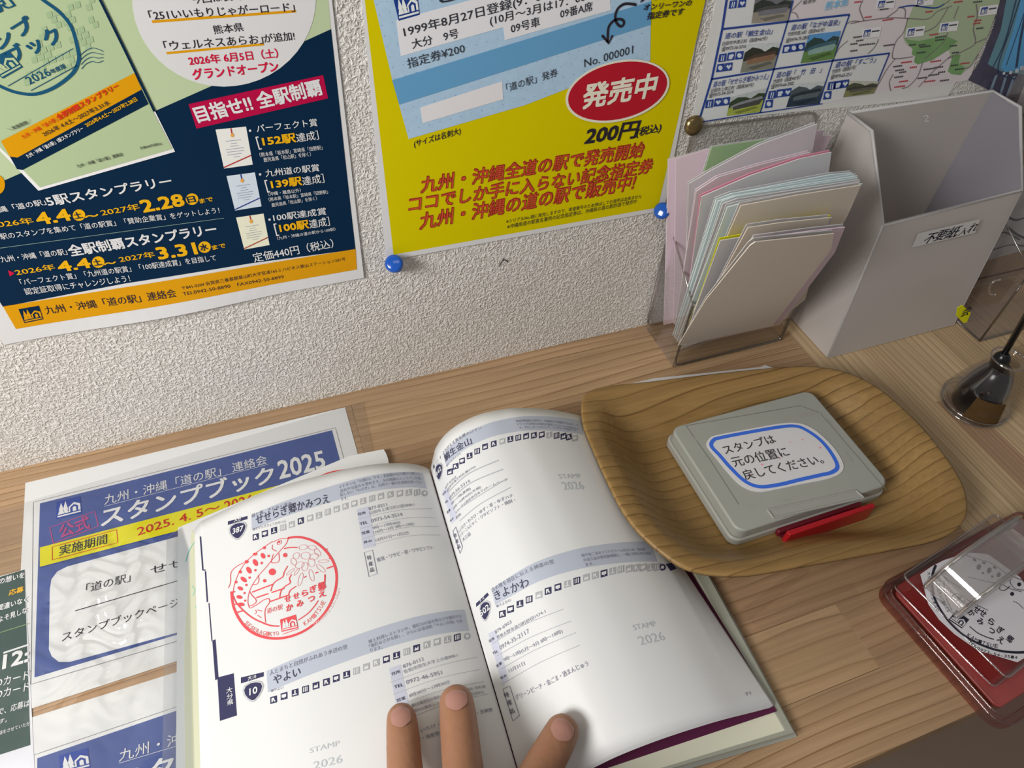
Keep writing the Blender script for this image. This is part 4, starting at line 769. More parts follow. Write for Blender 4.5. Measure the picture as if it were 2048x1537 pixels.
for c, rx, ry, ro in [((568, 370), 4.2, 6, -30), ((478, 450), 4.5, 7.5, -30), ((402, 540), 4.5, 7.5, -32), ((340, 650), 4, 7.5, -50), ((300, 755), 3.6, 6, -65), ((290, 858), 3.6, 6.2, -75), ((310, 945), 3.8, 7, -85), ((678, 560), 7.2, 6.8, 0), ((830, 362), 4.4, 4.4, 0), ((588, 665), 3.4, 3.4, 0), ((635, 372), 2.6, 2.6, 0), ((552, 455), 2.6, 2.6, 0), ((478, 540), 2.4, 2.4, 0), ((410, 628), 2.4, 2.4, 0), ((372, 715), 2.4, 2.4, 0), ((350, 810), 2.3, 2.3, 0), ((357, 900), 2.3, 2.3, 0), ((755, 205), 2.4, 2.4, 0), ((585, 275), 3, 3, 0), ((475, 350), 4.5, 3, 0), ((375, 440), 4, 3.5, 0), ((300, 560), 3.4, 3.2, 0), ((250, 680), 3, 3, 0)]:
    P.ell(sp([c])[0], rx, ry, RS, ro, 3, 14, 'stamp_spot')
for s_, x, y, k in (("せ", 825, 930, 12), ("せ", 925, 895, 12), ("ら", 1030, 860, 12), ("ぎ", 1125, 818, 13), ("郷", 1225, 790, 15), ("か", 845, 1035, 13), ("み", 970, 985, 13), ("つ", 1105, 930, 13), ("え", 1235, 870, 13)):
    x, y = sp([(x, y)])[0]; P.text(s_, (x, y), (x + k, y - k * .28), k * 1.1, RS, .03, 4)
P.text("道の駅", sp([(615, 1060)])[0], sp([(800, 1005)])[0], 11, RS, 0, 4)
P.emblem(sp([(770, 1125), (955, 1065), (985, 1225), (790, 1270)]), RS, PG, 4); P.stroke(sp([(800, 1298), (985, 1235)]), 1.2, RS, 4)
def arctext(s_, pts, h_, m, P=P, f=sp):
    q = catmull([Vector(p) for p in pts], 12); d = [0]
    for a, b in zip(q, q[1:]): d.append(d[-1] + (b - a).length)
    at = lambda s: next((q[i].lerp(q[i + 1], (s - d[i]) / max(1e-6, d[i + 1] - d[i])) for i in range(len(q) - 1) if d[i + 1] >= s), q[-1])
    st = d[-1] / len(s_)
    for i, ch in enumerate(s_):
        if ch == ' ': continue
        a, b = at(st * (i + .08)), at(st * (i + .86)); t_ = (b - a).normalized(); up = a + Vector((t_.y, -t_.x)) * h_
        fa, fb, fu = f([tuple(a), tuple(b), tuple(up)]); P.text(ch, fa, fb, h_, m, 0, 4, up=fu)
arctext("SESERAGIKYO", [(345, 1170), (440, 1255), (560, 1305), (680, 1320), (765, 1305)], 52, RSL); arctext("KAMITSUE", [(1060, 1200), (1160, 1125), (1240, 1030), (1310, 915)], 50, RSL); arctext("TEL0973-54-3514", [(1170, 1200), (1290, 1110), (1380, 1000), (1450, 860), (1475, 750)], 30, mat(C(225, 185, 185, .78)))
# --- print on the right page
P = Print(SR, bk)
P.quad([(887, 911), (1163, 842), (1166, 870), (893, 934)], BAND, 1, 70, 3, 'header_band')
E8 = lambda l: aa(l, 840, 790, 4.155); E9 = lambda l: aa(l, 920, 1080, 3.3625)
for s_, a, b, h_, m, bo in [("よみがえる黄金郷のロマン", (887, 911), (964, 859), 9, IG, .005), ("鯛生金山", (892, 925), (945, 889), 18, IK, .012), ("●たいおきんざん", (894, 935), (923, 909), 5, IG, 0), ("地底博物館の見学や、砂金採りの体験ができます。ま", (1032.5, 846), (1157, 854), 5, IG, 0), ("トリップは地元の食材を使用したメニューが味わえま", (1035, 852), (1158, 861), 5, IG, 0), ("す。また、オートキャンプ・バンガローで宿泊もでき", (1039, 859), (1153, 864), 5, IG, 0),
    ("877-0302", (891.7, 979), (913.4, 956), 6, IG, 0), ("日田市中津江村合瀬3750", (895, 986), (952, 936), 7, IG, 0), ("0973-56-5316", (900, 1001), (941, 964), 8, IG, 0), ("9時～17時(夏期)", (904, 1012), (942, 980), 7, IG, 0), ("10時～16時30分(冬期)", (908, 1021), (963, 977), 7, IG, 0), ("なし、その他定休日あり(ホームページ", (913, 1029), (1016, 962), 7, IG, 0), ("参照)", (913.4, 1040), (923, 1031), 7, IG, 0),
    ("しいたけ・わさび・ゆず・茶・ゆずハチ", (919, 1067), (1027, 995), 9, IG, .004), ("ミツ・こんにゃく・ワサビソフト・焼酎・", (922, 1076), (1031, 1004), 9, IG, .004), ("木工品", (926.6, 1085), (942, 1071), 9, IG, .004),
    ("古の舞を現在に伝える神楽の里", (985, 1186), (1109, 1128), 10, IG, .005), ("きよかわ", (992, 1203), (1060, 1174), 21, IK, .012), ("●きよかわ", (994, 1217), (1023, 1204), 7, IG, 0), ("桃や金ごまのソフトクリームをはじめ、道の駅", (1164, 1116), (1291, 1103), 7, IG, 0), ("の加工品を販売数種類と、一種に四季の旬の食材", (1168, 1125), (1303, 1111), 7, IG, 0), ("ます。", (1172, 1134), (1189, 1131), 7, IG, 0),
    ("879-6903", (991.4, 1269), (1024, 1247), 8, IG, 0), ("豊後大野市清川町砂田1574-1", (995, 1280), (1092, 1227), 8, IG, 0), ("0974-35-2117", (1001, 1301), (1060, 1266), 10, IG, 0), ("9時～17時(5月～9月 8時～18時)", (1009, 1325), (1126, 1267), 9, IG, 0), ("12月31日", (1019, 1347), (1051, 1331), 9, IG, 0),
    ("グリーンピーチ・金ごま・酒まんじゅう", (1033, 1402), (1178, 1333), 12, IG, .004), ("71", (1492, 1393), (1502, 1390), 7, IG, 0)]:
    P.text(s_, a, b, h_, m, bo, 4)
for s_, a, b, h_ in (("STAMP", (1119, 959), (1163, 957), 10), ("2026", (1128, 981), (1169, 979), 17), ("STAMP", (1268, 1262), (1313, 1253), 12), ("2026", (1281, 1292), (1331, 1281), 20)): P.text(s_, a, b, h_, FNT, 0, 3)
icons(P, E8([(250, 640), (297, 595), (350, 550), (412, 508), (475, 470), (540, 432), (612, 408), (683, 388), (750, 370), (815, 357), (880, 345), (945, 338), (1010, 333), (1072, 335), (1133, 340), (1190, 345), (1235, 352), (1285, 362)]), {0, 1, 2, 3, 4, 5, 6, 8, 9, 10, 11, 12, 14, 15, 16}, 12.5)
icons(P, E9([(285, 500), (340, 468), (403, 432), (465, 402), (530, 372), (592, 345), (658, 320), (722, 298), (785, 277), (848, 255), (908, 240), (967, 227), (1025, 212), (1080, 200), (1135, 195), (1185, 190), (1230, 187), (1280, 187), (1325, 185), (1360, 187)]), {0, 1, 2, 3, 5, 6, 8, 11, 19}, 15)
P.quad([(982.5, 1179), (1300, 1084), (1314, 1124), (991, 1211)], BAND, 1, 70, 4, 'header_band')
badge(P, [(866.5, 932), (881, 912), (881.4, 917.5), (867.7, 939)], (878.5, 944), 8, 18, "442", (874, 955), (884, 940), 11, "大9"); badge(P, [(952, 1208), (975, 1186), (978, 1191), (952.7, 1215)], (970.6, 1222.7), 12, 21, "502", (963, 1234), (981, 1218), 14, "大12")
P.quad([(885, 982), (894, 975), (915, 1037), (904, 1048)], LAB, 1, 3, 6, 'label_column'); P.quad([(976.5, 1268), (991.4, 1260), (1017, 1361), (1004.8, 1371)], LAB, 1, 3, 6, 'label_column')
for s_, a, b, h_ in (("住所", (886, 993), (893, 986), 6), ("TEL", (891, 1009), (897, 1003), 5), ("営業", (895, 1029), (902, 1022), 6), ("休み", (901, 1046), (908, 1039), 6), ("住所", (979, 1287), (990, 1280), 7), ("TEL", (986, 1311), (997, 1305), 6), ("営業", (994, 1337), (1005, 1329), 7), ("休み", (1002, 1361), (1014, 1354), 7)): P.text(s_, a, b, h_, IK, .01, 4)
lines(P, [E8([(230, 815), (400, 660), (655, 545)]), E8([(250, 880), (420, 735), (690, 620)]), E8([(310, 960), (460, 860), (720, 700)]), E8([(330, 1050), (500, 910), (755, 770)]), [(985, 1288), (1050, 1250), (1127, 1219)], [(994, 1313), (1060, 1276), (1142, 1243)], [(1002, 1339), (1070, 1301), (1152, 1266)], [(1010, 1366), (1080, 1326), (1160, 1291)]])
for q, ch, h_ in (([(906, 1063), (912, 1055), (925.4, 1094.5), (920.6, 1107.7)], ((908, 1077, 6), (912, 1088, 6), (915.5, 1099, 6)), 8), ([(1006, 1379), (1019.6, 1373), (1039, 1432), (1025.6, 1443)], ((1010, 1398, 9), (1016, 1413, 9), (1021, 1430, 9)), 11)):
    P.stroke(q, 1.5, IG, 2, closed=True, name='product_box')
    for s_, (x, y, k) in zip("特産品", ch): P.text(s_, (x, y), (x + k, y - k * .4), h_, IK, .01, 4)
P.poly([(1331, 1129), (1343, 1127), (1353, 1138), (1341, 1143)], DK, 2, 'index_edge_mark')
# ---------------------------------------------------------------- wooden tray
WT = wood('cedar_tray', 'X', (.355, .218, .080), (.295, .172, .058), (.115, .058, .018), .0078, .013, .4, False, 2.0, 4.3, False)
rim_px = [(1165, 800), (1166, 845), (1185, 895), (1215, 962), (1245, 1020), (1280, 1066), (1325, 1106), (1372, 1136), (1430, 1149), (1500, 1149), (1600, 1132), (1700, 1114), (1800, 1095), (1862, 1082), (1905, 1064), (1928, 1040), (1934, 1012), (1925, 970), (1895, 920), (1850, 862), (1800, 812), (1755, 776), (1705, 750), (1640, 735), (1570, 735), (1480, 743), (1390, 753), (1300, 764), (1215, 773), (1180, 783)]
zt = lambda x: .0385 - .055 * (x - .16)
def trim_pt(px, py):
    z = .03
    for _ in range(12): p = tab(px, py, z); z = zt(p.x)
    return tab(px, py, z)
rim = catmull([trim_pt(*p) for p in rim_px], 4, True); cen = sum(rim, Vector()) / len(rim); cen.z = 0
NR = len(rim); tray = empty('wooden_tray', (cen.x, cen.y, 0), 'shallow oval-cornered wooden tray with bold grain, one rim resting on the open book', 'tray')
def ring_at(d, z):
    o = []
    for p in rim:
        v = Vector((p.x - cen.x, p.y - cen.y, 0)); L_ = v.length; q = cen + v * ((L_ - d) / L_); o.append(Vector((q.x, q.y, z(p, d))))
    return o
FLZ = .0068
def sec(p, d):
    t = max(0, min(1, (d - .004) / (.034 + .014 * max(0, min(1, (.22 - p.x) / .05))))); t = t * t * (3 - 2 * t); return p.z * (1 - t) + FLZ * t - .0004 * min(1, d / .004)
prof = [(-.0002, 0), (.0012, .0004), (.004, 0), (.009, 0), (.014, 0), (.019, 0), (.024, 0), (.029, 0), (.034, 0), (.039, 0), (.045, 0), (.052, 0)]
top = [ring_at(d, (lambda p, dd, e=e: sec(p, max(0, dd)) + e)) for d, e in prof] ; bot = [ring_at(d, (lambda p, dd, e=e: max(.0007, sec(p, max(0, dd)) - .0028))) for d, e in prof[::-1]]
b = MB(); vs = []; fs = []
for r_ in top + bot: vs += r_
for i in range(len(top) + len(bot) - 1):
    if i == len(top) - 1: continue
    for k in range(NR): fs.append((i * NR + k, i * NR + (k + 1) % NR, (i + 1) * NR + (k + 1) % NR, (i + 1) * NR + k))
fs.append(tuple((len(top) - 1) * NR + k for k in range(NR))); fs.append(tuple(len(top) * NR + k for k in range(NR - 1, -1, -1)))
for k in range(NR): l = (len(top) + len(bot) - 1) * NR; fs.append((k, l + k, l + (k + 1) % NR, (k + 1) % NR))
b.add(vs, fs, WT); b.build('tray_body', tray, smooth=True)
TS = Surf(lambda u, v, o: Vector((u, v, FLZ + o + .0001)), (.28, -.15)); Pt = Print(TS, tray)
KN = mat((.10, .045, .02)); KN2 = mat((.28, .15, .06))
Pt.ell((1738, 851), 4, 4, KN, 0, 1, 12, 'knot'); Pt.ell((1738, 850), 1.8, 1.8, KN2, 0, 2, 10, 'knot'); Pt.ell((1612, 794), 7, 3, KN, -10, 1, 12, 'knot')
# ---------------------------------------------------------------- stamp pad
def rrect(x0, x1, y0, y1, r, n=6):
    o = []
    for cx, cy, a in ((x1 - r, y1 - r, 0), (x0 + r, y1 - r, 90), (x0 + r, y0 + r, 180), (x1 - r, y0 + r, 270)):
        for k in range(n + 1): t_ = math.radians(a + 90 * k / n); o.append(Vector((cx + r * math.cos(t_), cy + r * math.sin(t_), 0)))
    return o
PX0, PX1, PY0, PY1 = .2205, .3375, -.2105, -.1228
pad = empty('stamp_pad', (.279, -.166, .0074), 'grey plastic stamp pad case with a blue-rimmed white label, lying on the wooden tray', 'stamp pad')
GP = mat(C(132, 134, 128, .62), .42, .35, .06, .08, 60); GP2 = mat(C(125, 125, 120, .56), .42, .35)
def plate(x0, x1, y0, y1, r, z0, z1, m, name, par, bev=.0012, rot=0, c=None):
    b = MB(); pts = rrect(x0, x1, y0, y1, r)
    if rot: Rm = Matrix.Rotation(rot, 3, 'Z'); pts = [c + Rm @ (p - c) for p in pts]
    b.prism([p + Vector((0, 0, z0)) for p in pts], (0, 0, z1 - z0), m); return b.build(name, par, bevel=bev)
plate(PX0 - .001, PX1 + .003, PY0 - .0005, PY1 + .002, .007, .0074, .0145, GP2, 'case_base', pad)
TOPZ = .0252
plate(PX0, PX1, PY0, PY1, .007, .0150, TOPZ - .0005, GP, 'case_lid', pad, .0012)
PS = Surf(lambda u, v, o: Vector((u, v, TOPZ - .0005 + o)), (.28, -.17)); Pp = Print(PS, pad); GR = mat(C(95, 95, 90, .55), .5, .2)
sl = [PS.inv(*p) for p in ((1535, 1021), (1712, 982), (1727, 996), (1547, 1037))]
b = MB(); q = [Vector((p.x, p.y, TOPZ - .0004)) for p in sl]
for a_, c_ in ((0, 1), (1, 2), (2, 3), (3, 0)): b.tube([q[a_], q[c_]], .0008, GP2, 8)
b.build('latch_recess_rim', pad)
Pp.quad([(1538, 1022), (1710, 984), (1725, 995), (1549, 1035)], GP2, 3, name='latch_recess')
Pp.quad([(1594, 827), (1625, 822), (1627, 830), (1597, 835)], GP2, 1, name='moulded_mark')
Pp.stroke([(1372, 852), (1600, 812), (1640, 826), (1772, 980)], 1.6, GR, 1, name='moulded_line'); Pp.stroke([(1372, 852), (1420, 920), (1478, 1010)], 1.6, GR, 1, name='moulded_line')
for q_ in ([(1600, 833), (1645, 826)], [(1655, 838), (1675, 862)], [(1382, 870), (1396, 884)], [(1690, 900), (1706, 925)], [(1560, 1003), (1580, 1000)], [(1500, 1012), (1512, 1008)]): Pp.stroke(q_, 2.0, GP2, 2, name='scuff_mark')
# label
lab = [(1413, 893), (1418, 879), (1432, 872), (1495, 860), (1560, 848.6), (1595, 847.5), (1622, 857), (1648, 877), (1671, 902), (1686, 930), (1681, 947), (1655, 959), (1600, 970), (1555, 979.5), (1516, 985), (1483, 973), (1456, 947), (1434, 920)]
lw = mat((.74, .73, .75), .5, .14); b = MB(); pts = catmull([PS.inv(*p) for p in lab], 4, True)
b.prism([Vector((p.x, p.y, TOPZ - .0004)) for p in pts], (0, 0, .0005), lw); b.build('paper_label', pad)
PL = Print(Surf(lambda u, v, o: Vector((u, v, TOPZ + .0001 + o)), (.28, -.17)), pad)
bl = [(1423, 893), (1427, 881), (1441, 876), (1498, 865), (1560, 854.5), (1592, 853), (1613, 861), (1640, 880), (1662, 906), (1675, 933), (1664, 945), (1640, 951), (1600, 960), (1558, 970), (1519, 974), (1490, 963), (1461, 936), (1440, 912)]
PL.stroke(bl, 8, mat(C(45, 80, 160, .45)), 1, True, True, 'blue_frame')
for s_, a, b_, h_ in (("スタンプは", (1452, 911), (1554, 887), 20), ("元の位置に", (1470, 936), (1581, 913), 22), ("戻してください。", (1492, 962), (1650, 928), 22)): PL.text(s_, a, b_, h_, mat((.05, .05, .05)), .008, 4)
SMR = mat(C(200, 120, 130, .5))
for c, r_ in (((1640, 896), 3), ((1580, 885), 2), ((1524, 930), 3), ((1500, 950), 2.5), ((1560, 918), 2), ((1605, 880), 2.2)): PL.ell(c, r_, r_ * .6, SMR, 20, 2, 10, 'ink_smudge')
DR = mat((.14, .008, .018), .3, .5); BR_ = mat((.40, .006, .014), .25, .5)
f0 = tab(1556, 1060, .0145); f1 = tab(1735, 1020, .0145)
b = MB(); b.box((f0.x, PY0 - .0035, .0085), (f1.x, PY0 - .0002, .0140), DR); b.build('latch_block', pad, bevel=.0008)
e0 = tab(1564, 1096, .0074); e1 = tab(1745, 1054, .0074); zb = hit(1566, 1076, (0, e0.y, 0), (0, 1, 0)).z
b = MB(); b.box((e0.x, e0.y, .0074), (e1.x, e0.y + .0035, zb), BR_); b.build('red_latch', pad, bevel=.0007)
b = MB(); b.box((e0.x + .002, e0.y + .003, .0080), (e1.x - .002, PY0 - .0003, .0095), DR); b.build('latch_tongue', pad, bevel=.0003)
# ---------------------------------------------------------------- clear brochure holder with papers
ACR = clear('clear_acrylic', (.988, .986, .984), .03, .06); ACE = clear('acrylic_edge', (.80, .78, .75), .16, .12)
hold = empty('brochure_holder', (.318, -.028, 0), 'clear acrylic leaflet holder stuffed with folded papers, standing against the wall', 'holder')
HX0, HX1 = .2675, .3690
def panel(pts, th, name, par, m=ACR, edge=None, er=.0009):
    pts = [Vector(p) for p in pts]; n = (pts[1] - pts[0]).cross(pts[2] - pts[0]).normalized(); b = MB(); b.prism([p - n * th / 2 for p in pts], n * th, m); o = b.build(name, par)
    if edge:
        e = MB(); l = [pts[i] for i in edge]; e.tube(l, er, ACE, 8); e.build(name + '_edge', par, smooth=True)
    return o
def rp(pts, r=.006):  # round the corners of an outline
    pts = [Vector(p) for p in pts]; out = []
    for i, p in enumerate(pts):
        a, c = pts[i - 1], pts[(i + 1) % len(pts)]; ra = min(r, (a - p).length / 2.2); rc = min(r, (c - p).length / 2.2)
        A, Cc = p + (a - p).normalized() * ra, p + (c - p).normalized() * rc
        out += [A.lerp(p, t).lerp(p.lerp(Cc, t), t) for t in (0, .25, .5, .75, 1)]
    return out
bk_ = rp([(HX0, -.0035, .001), (HX1, -.0035, .001), (HX1, -.0018, .176), (HX0, -.0018, .178)], .010); panel(bk_, .002, 'back_panel', hold, ACR, list(range(len(bk_))) + [0])
panel([(HX0, -.003, .001), (HX1, -.003, .001), (HX1, -.0515, .001), (HX0, -.0515, .001)], .002, 'bottom_panel', hold)
fr = rp([(HX0, -.052, .001), (HX1, -.052, .001), (HX1, -.0525, .066), (HX0, -.0525, .068)], .007); panel(fr, .002, 'front_panel', hold, ACR, list(range(len(fr))) + [0])
for x_ in (HX0, HX1): panel([(x_, -.004, .001), (x_, -.052, .001), (x_, -.0525, .067), (x_, -.004, .1025)], .002, 'side_panel', hold, ACR, [1, 2, 3])
PK = mat(C(205, 165, 175, .5), .6, .2); PW = mat((.72, .71, .73), .6, .2); PB = mat(C(165, 175, 200, .48), .6, .2); PGY = mat(C(168, 160, 150, .48), .6, .2); PGN = mat(C(110, 130, 100, .4), .6, .2); PYL = mat(C(190, 180, 30, .5), .6, .2); PPK = mat(C(215, 120, 140, .5), .6, .2)
def leaflet(i, pts, y0, lean, m, label, mu=None, fold=None, th=.0006, name='folded_leaflet'):
    """sheet standing in the holder: outline seen in the photo set on a plane through y0 that leans forward, with a rounded turned-over top"""
    n = Vector((0, -math.cos(lean), -math.sin(lean))); n = Vector((0, math.cos(lean), math.sin(lean))); p0 = Vector((0, y0, .004))
    w = [hit(x, y, p0, n) for x, y in pts]; w = [Vector((p.x, min(p.y, -.0045), max(.0035, p.z))) for p in w]
    c = sum(w, Vector()) / len(w); t = empty(name, (c.x, c.y, .0035), label, 'leaflet', 'papers in the clear holder'); b = MB(); b.prism(w, n * th, m); b.build('front_leaf', t)
    if mu:
        b = MB(); w2 = [p + n * (th + .0022 * (p.z / .15)) + Vector((.001, 0, -.0012)) for p in w]; w2 = [Vector((p.x, min(p.y, -.0030), p.z)) for p in w2]; b.prism(w2, n * .0004, mu); b.build('rear_leaf', t)
    return t
D = math.radians
LF = [([(1326, 655), (1338, 320), (1353, 316), (1352, 330), (1345, 655)], -.008, 2, PK, 'pale pink leaflet at the rear left of the clear holder, tall and narrow', PW),
      ([(1347, 650), (1352, 318), (1420, 298), (1415, 330), (1400, 650)], -.0095, 3, PK, 'pink leaflet behind the white folded sheets, second from the wall', PW),
      ([(1368, 640), (1408, 345), (1424, 295), (1530, 280), (1632, 262), (1560, 640)], -.012, 5, PGN, 'white leaflet with a dark green inside, open at the top', PW),
      ([(1500, 640), (1620, 300), (1627, 262), (1646, 261), (1646, 272), (1664, 271), (1636, 330), (1560, 640)], -.0135, 6, PK, 'pink paper with tabs standing up at the upper right of the bundle', None),
      ([(1368, 640), (1378, 368), (1425, 340), (1520, 290), (1635, 248), (1620, 330), (1560, 640)], -.0165, 9, PW, 'tall white sheet whose right corner reaches highest in the clear holder', PW),
      ([(1350, 650), (1393, 383), (1436, 355), (1520, 330), (1620, 305), (1560, 640)], -.019, 11, PW, 'white sheet just in front of the highest sheet', PK),
      ([(1368, 645), (1403, 394), (1500, 352), (1600, 318), (1663, 305), (1657, 348), (1560, 400), (1540, 640)], -.022, 14, PW, 'white paper with a rolled top and pink inside', PPK),
      ([(1340, 690), (1432, 400), (1462, 388), (1660, 350), (1705, 346), (1560, 640)], -.025, 16, PB, 'pale blue leaflet, rearmost of the blue bundle', PW),
      ([(1344, 690), (1436, 403), (1468, 392), (1715, 352), (1570, 640)], -.027, 17, PB, 'pale blue leaflet, second of the blue bundle', PB),
      ([(1348, 690), (1446, 408), (1474, 398), (1720, 360), (1575, 640)], -.029, 18, PW, 'whitish leaflet in the middle of the blue bundle', PB),
      ([(1352, 690), (1455, 415), (1480, 408), (1725, 368), (1690, 420), (1580, 640)], -.031, 19.5, PB, 'pale blue leaflet, foremost of the blue bundle', PW),
      ([(1357, 690), (1482, 412), (1600, 390), (1722, 371), (1695, 432), (1580, 640)], -.034, 21, PGY, 'grey-white sheet in front of the blue bundle', PW),
      ([(1364, 692), (1441, 482), (1500, 472), (1590, 455), (1664, 436), (1600, 600), (1560, 640)], -.037, 23, PW, 'white sheet with a yellow left edge', PYL),
      ([(1368, 692), (1496, 456), (1562, 446), (1660, 436), (1610, 600), (1560, 640)], -.040, 25, PGY, 'white-edged grey sheet behind the foremost sheet', PW),
      ([(1372, 692), (1510, 478), (1620, 463), (1690, 455), (1670, 505), (1560, 650)], -.0425, 27, PK, 'paper with a reddish top edge second from the front', PW),
      ([(1356, 692), (1412, 600), (1500, 492), (1510, 485), (1545, 481), (1668, 468), (1662, 500), (1545, 652)], -.0455, 29, PGY, 'large grey-white sheet at the front of the clear holder', PW)]
for i, (pts, y0, ln, m, lb, mu) in enumerate(LF): leaflet(i, pts, y0, D(ln * .9), m, lb, mu)
# ---------------------------------------------------------------- frosted file box
FX0, FX1 = .3945, .5275
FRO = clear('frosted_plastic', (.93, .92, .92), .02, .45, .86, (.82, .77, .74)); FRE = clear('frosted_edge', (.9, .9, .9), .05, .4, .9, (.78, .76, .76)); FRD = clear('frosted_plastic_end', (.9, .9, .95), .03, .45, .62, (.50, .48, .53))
fb = empty('file_box', (.461, -.042, 0), 'frosted white plastic file box with a handwritten label on its low front', 'box')
def fpanel(pts, name, m=FRO, th=.0016): return panel(pts, th, name, fb, m)
fpanel([(FX0, -.0815, .0005), (FX1, -.0808, .0005), (FX1, -.066, .124), (FX0, -.0708, .123)], 'front_panel')
fpanel([(FX0, -.0025, .001), (FX1, -.0025, .001), (FX1, -.0028, .172), (FX0, -.0028, .172)], 'back_panel')
fpanel([(FX0, -.0025, .001), (FX1, -.0025, .001), (FX1, -.081, .001), (FX0, -.081, .001)], 'bottom_panel')
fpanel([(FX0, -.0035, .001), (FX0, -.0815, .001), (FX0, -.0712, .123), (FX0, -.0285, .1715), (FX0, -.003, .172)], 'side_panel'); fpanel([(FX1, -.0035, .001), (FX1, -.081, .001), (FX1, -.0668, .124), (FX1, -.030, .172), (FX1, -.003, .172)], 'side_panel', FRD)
e = MB(); e.tube([(FX0, -.0028, .172), (FX0, -.0285, .1715), (FX0, -.0712, .123), (FX1, -.066, .124), (FX1, -.030, .172), (FX1, -.0028, .172), (FX0, -.0028, .172)], .0013, FRE, 8); e.build('rim', fb, smooth=True)
e = MB(); e.tube([(FX0, -.0712, .123), (FX0, -.0815, .001), (FX1, -.081, .001), (FX1, -.066, .124)], .0009, FRE, 8); e.build('edge', fb, smooth=True)
A0 = Vector((FX0, -.0815, .0005)); fn = (Vector((FX1, -.0808, .0005)) - A0).cross(Vector((FX0, -.0708, .123)) - A0).normalized(); fn = fn if fn.y < 0 else -fn
ux = (Vector((FX1, -.0808, .0005)) - A0).normalized(); uz = ux.cross(fn); uz = uz if uz.z > 0 else -uz
FS = Surf(lambda u, v, o: A0 + ux * u + uz * v + fn * (.0011 + o), (.06, .1)); Pf = Print(FS, fb)
Pf.quad([(1836, 467), (1961, 438), (1950, 466), (1823, 496)], mat((.70, .69, .69), .5, .2), 1, name='paper_label')
for s_, a, b_, h_ in (("不", (1842, 490), (1862, 486), 20), ("要", (1864, 484), (1884, 480), 20), ("紙", (1885, 480), (1909, 475), 21), ("入", (1913, 473), (1928, 470), 14), ("れ", (1930, 469), (1949, 463), 17)): Pf.text(s_, a, b_, h_, INK, .015, 3, .3)
BS = Surf(lambda u, v, o: Vector((u, -.0038 - o, v)), (.45, .1)); Pb = Print(BS, fb); Pb.stroke([(1846, 234), (1853, 231), (1856, 236), (1849, 241), (1858, 243)], 1.8, mat((.85, .85, .85), .2, .6), 1, smooth=True, name='moulded_mark')
# ---------------------------------------------------------------- second clear holder with a leaflet, and the wall picture behind
h2 = empty('leaflet_stand', (.592, -.07, 0), 'clear plastic leaflet stand right of the frosted box with a yellow sticker', 'holder')
AC2 = clear('tinted_acrylic', (.97, .955, .955), .04, .08); GX0, GX1, GY0, GY1 = .5335, .645, -.105, -.012
panel([(GX0, GY1, .001), (GX1, GY1, .001), (GX1, GY1, .21), (GX0, GY1, .21)], .002, 'back_panel', h2, AC2); panel([(GX0, GY0, .001), (GX1, GY0, .001), (GX1, GY0, .075), (GX0, GY0, .075)], .002, 'front_panel', h2, AC2, [0, 1, 2, 3, 0])
panel([(GX0, GY1, .001), (GX0, GY0, .001), (GX0, GY0, .075), (GX0, GY1, .12)], .002, 'side_panel', h2, AC2, [1, 2, 3]); panel([(GX0, GY1, .001), (GX1, GY1, .001), (GX1, GY0, .001), (GX0, GY0, .001)], .002, 'bottom_panel', h2, AC2, [0, 3])
c = hit(1925, 629, (0, GY0 + .004, 0), (0, 1, 0)); sq = [hit(x, y, (0, GY0 - .0013, 0), (0, 1, 0)) for x, y in ((1924, 610), (1941, 626), (1933, 645), (1926, 646), (1912, 631), (1914, 616))]
b = MB(); b.prism(sq, (0, -.0003, 0), mat(C(190, 180, 10, .5), .4)); b.build('yellow_sticker', h2)
Ps = Print(Surf(lambda u, v, o: Vector((u, GY0 - .0017 - o, v)), (.54, .02)), h2); Ps.text("会", (1918, 636), (1936, 630), 16, K, .01, 3)
b = MB(); b.tube([hit(x, y, (0, GY0 - .0012, 0), (0, 1, 0)) for x, y in catmull([Vector(p) for p in ((1990, 590), (1980, 588), (1979, 575), (1988, 563), (2000, 560))], 5)], .0008, clear('embossed', (.85, .8, .8), .3, .1), 6); b.build('embossed_ring', h2, smooth=True)
def leafprint(name, label, quads, par_loc, y, cat='leaflet'):
    t = empty(name, par_loc, label, cat); S_ = Surf(lambda u, v, o: Vector((u, y - o, v)), (.58, .12)); S_.cell = .02
    return t, Print(S_, t)
yy = -.045; t, P = leafprint('rock_leaflet', 'leaflet with a grey water and brown rock picture inside the clear stand', None, (.592, yy, .003), yy)
q = [hit(x, y, (0, yy, 0), (0, 1, 0)) for x, y in ((1940, 600), (2200, 560), (2280, 330), (2035, 385))]; b = MB(); b.box((GX0 + .004, yy, .003), (GX1 - .004, yy + .0008, .150), mat(C(105, 92, 80, .42), .4, .3, .35, 0, 28)); b.build('sheet', t)
P.poly([(1925, 535), (2048, 500), (2140, 480), (2160, 330), (2040, 330), (1990, 420)], mat(C(125, 128, 132, .42), .4, .3, .45, 0, 45), 2, 'water_picture'); P.stroke([(1950, 560), (2030, 541), (2100, 525)], 3, mat(C(70, 60, 58, .42)), 3)
for l, w_ in (([(2015, 455), (2035, 470), (2060, 480)], 3), ([(1990, 470), (2010, 465), (2040, 480)], 2), ([(1985, 500), (2020, 490), (2048, 492)], 2), ([(2010, 430), (2030, 440), (2050, 435)], 3)): P.stroke(l, w_, mat(C(75, 78, 84, .42)), 4, smooth=True, name='ripple')
yy = -.006; t, P = leafprint('blue_pool_poster', 'dark and sky-blue picture poster on the wall at the upper right corner', None, (.55, -.0045, .17), -.0008, 'poster')
t['group'] = 'posters on the wall'
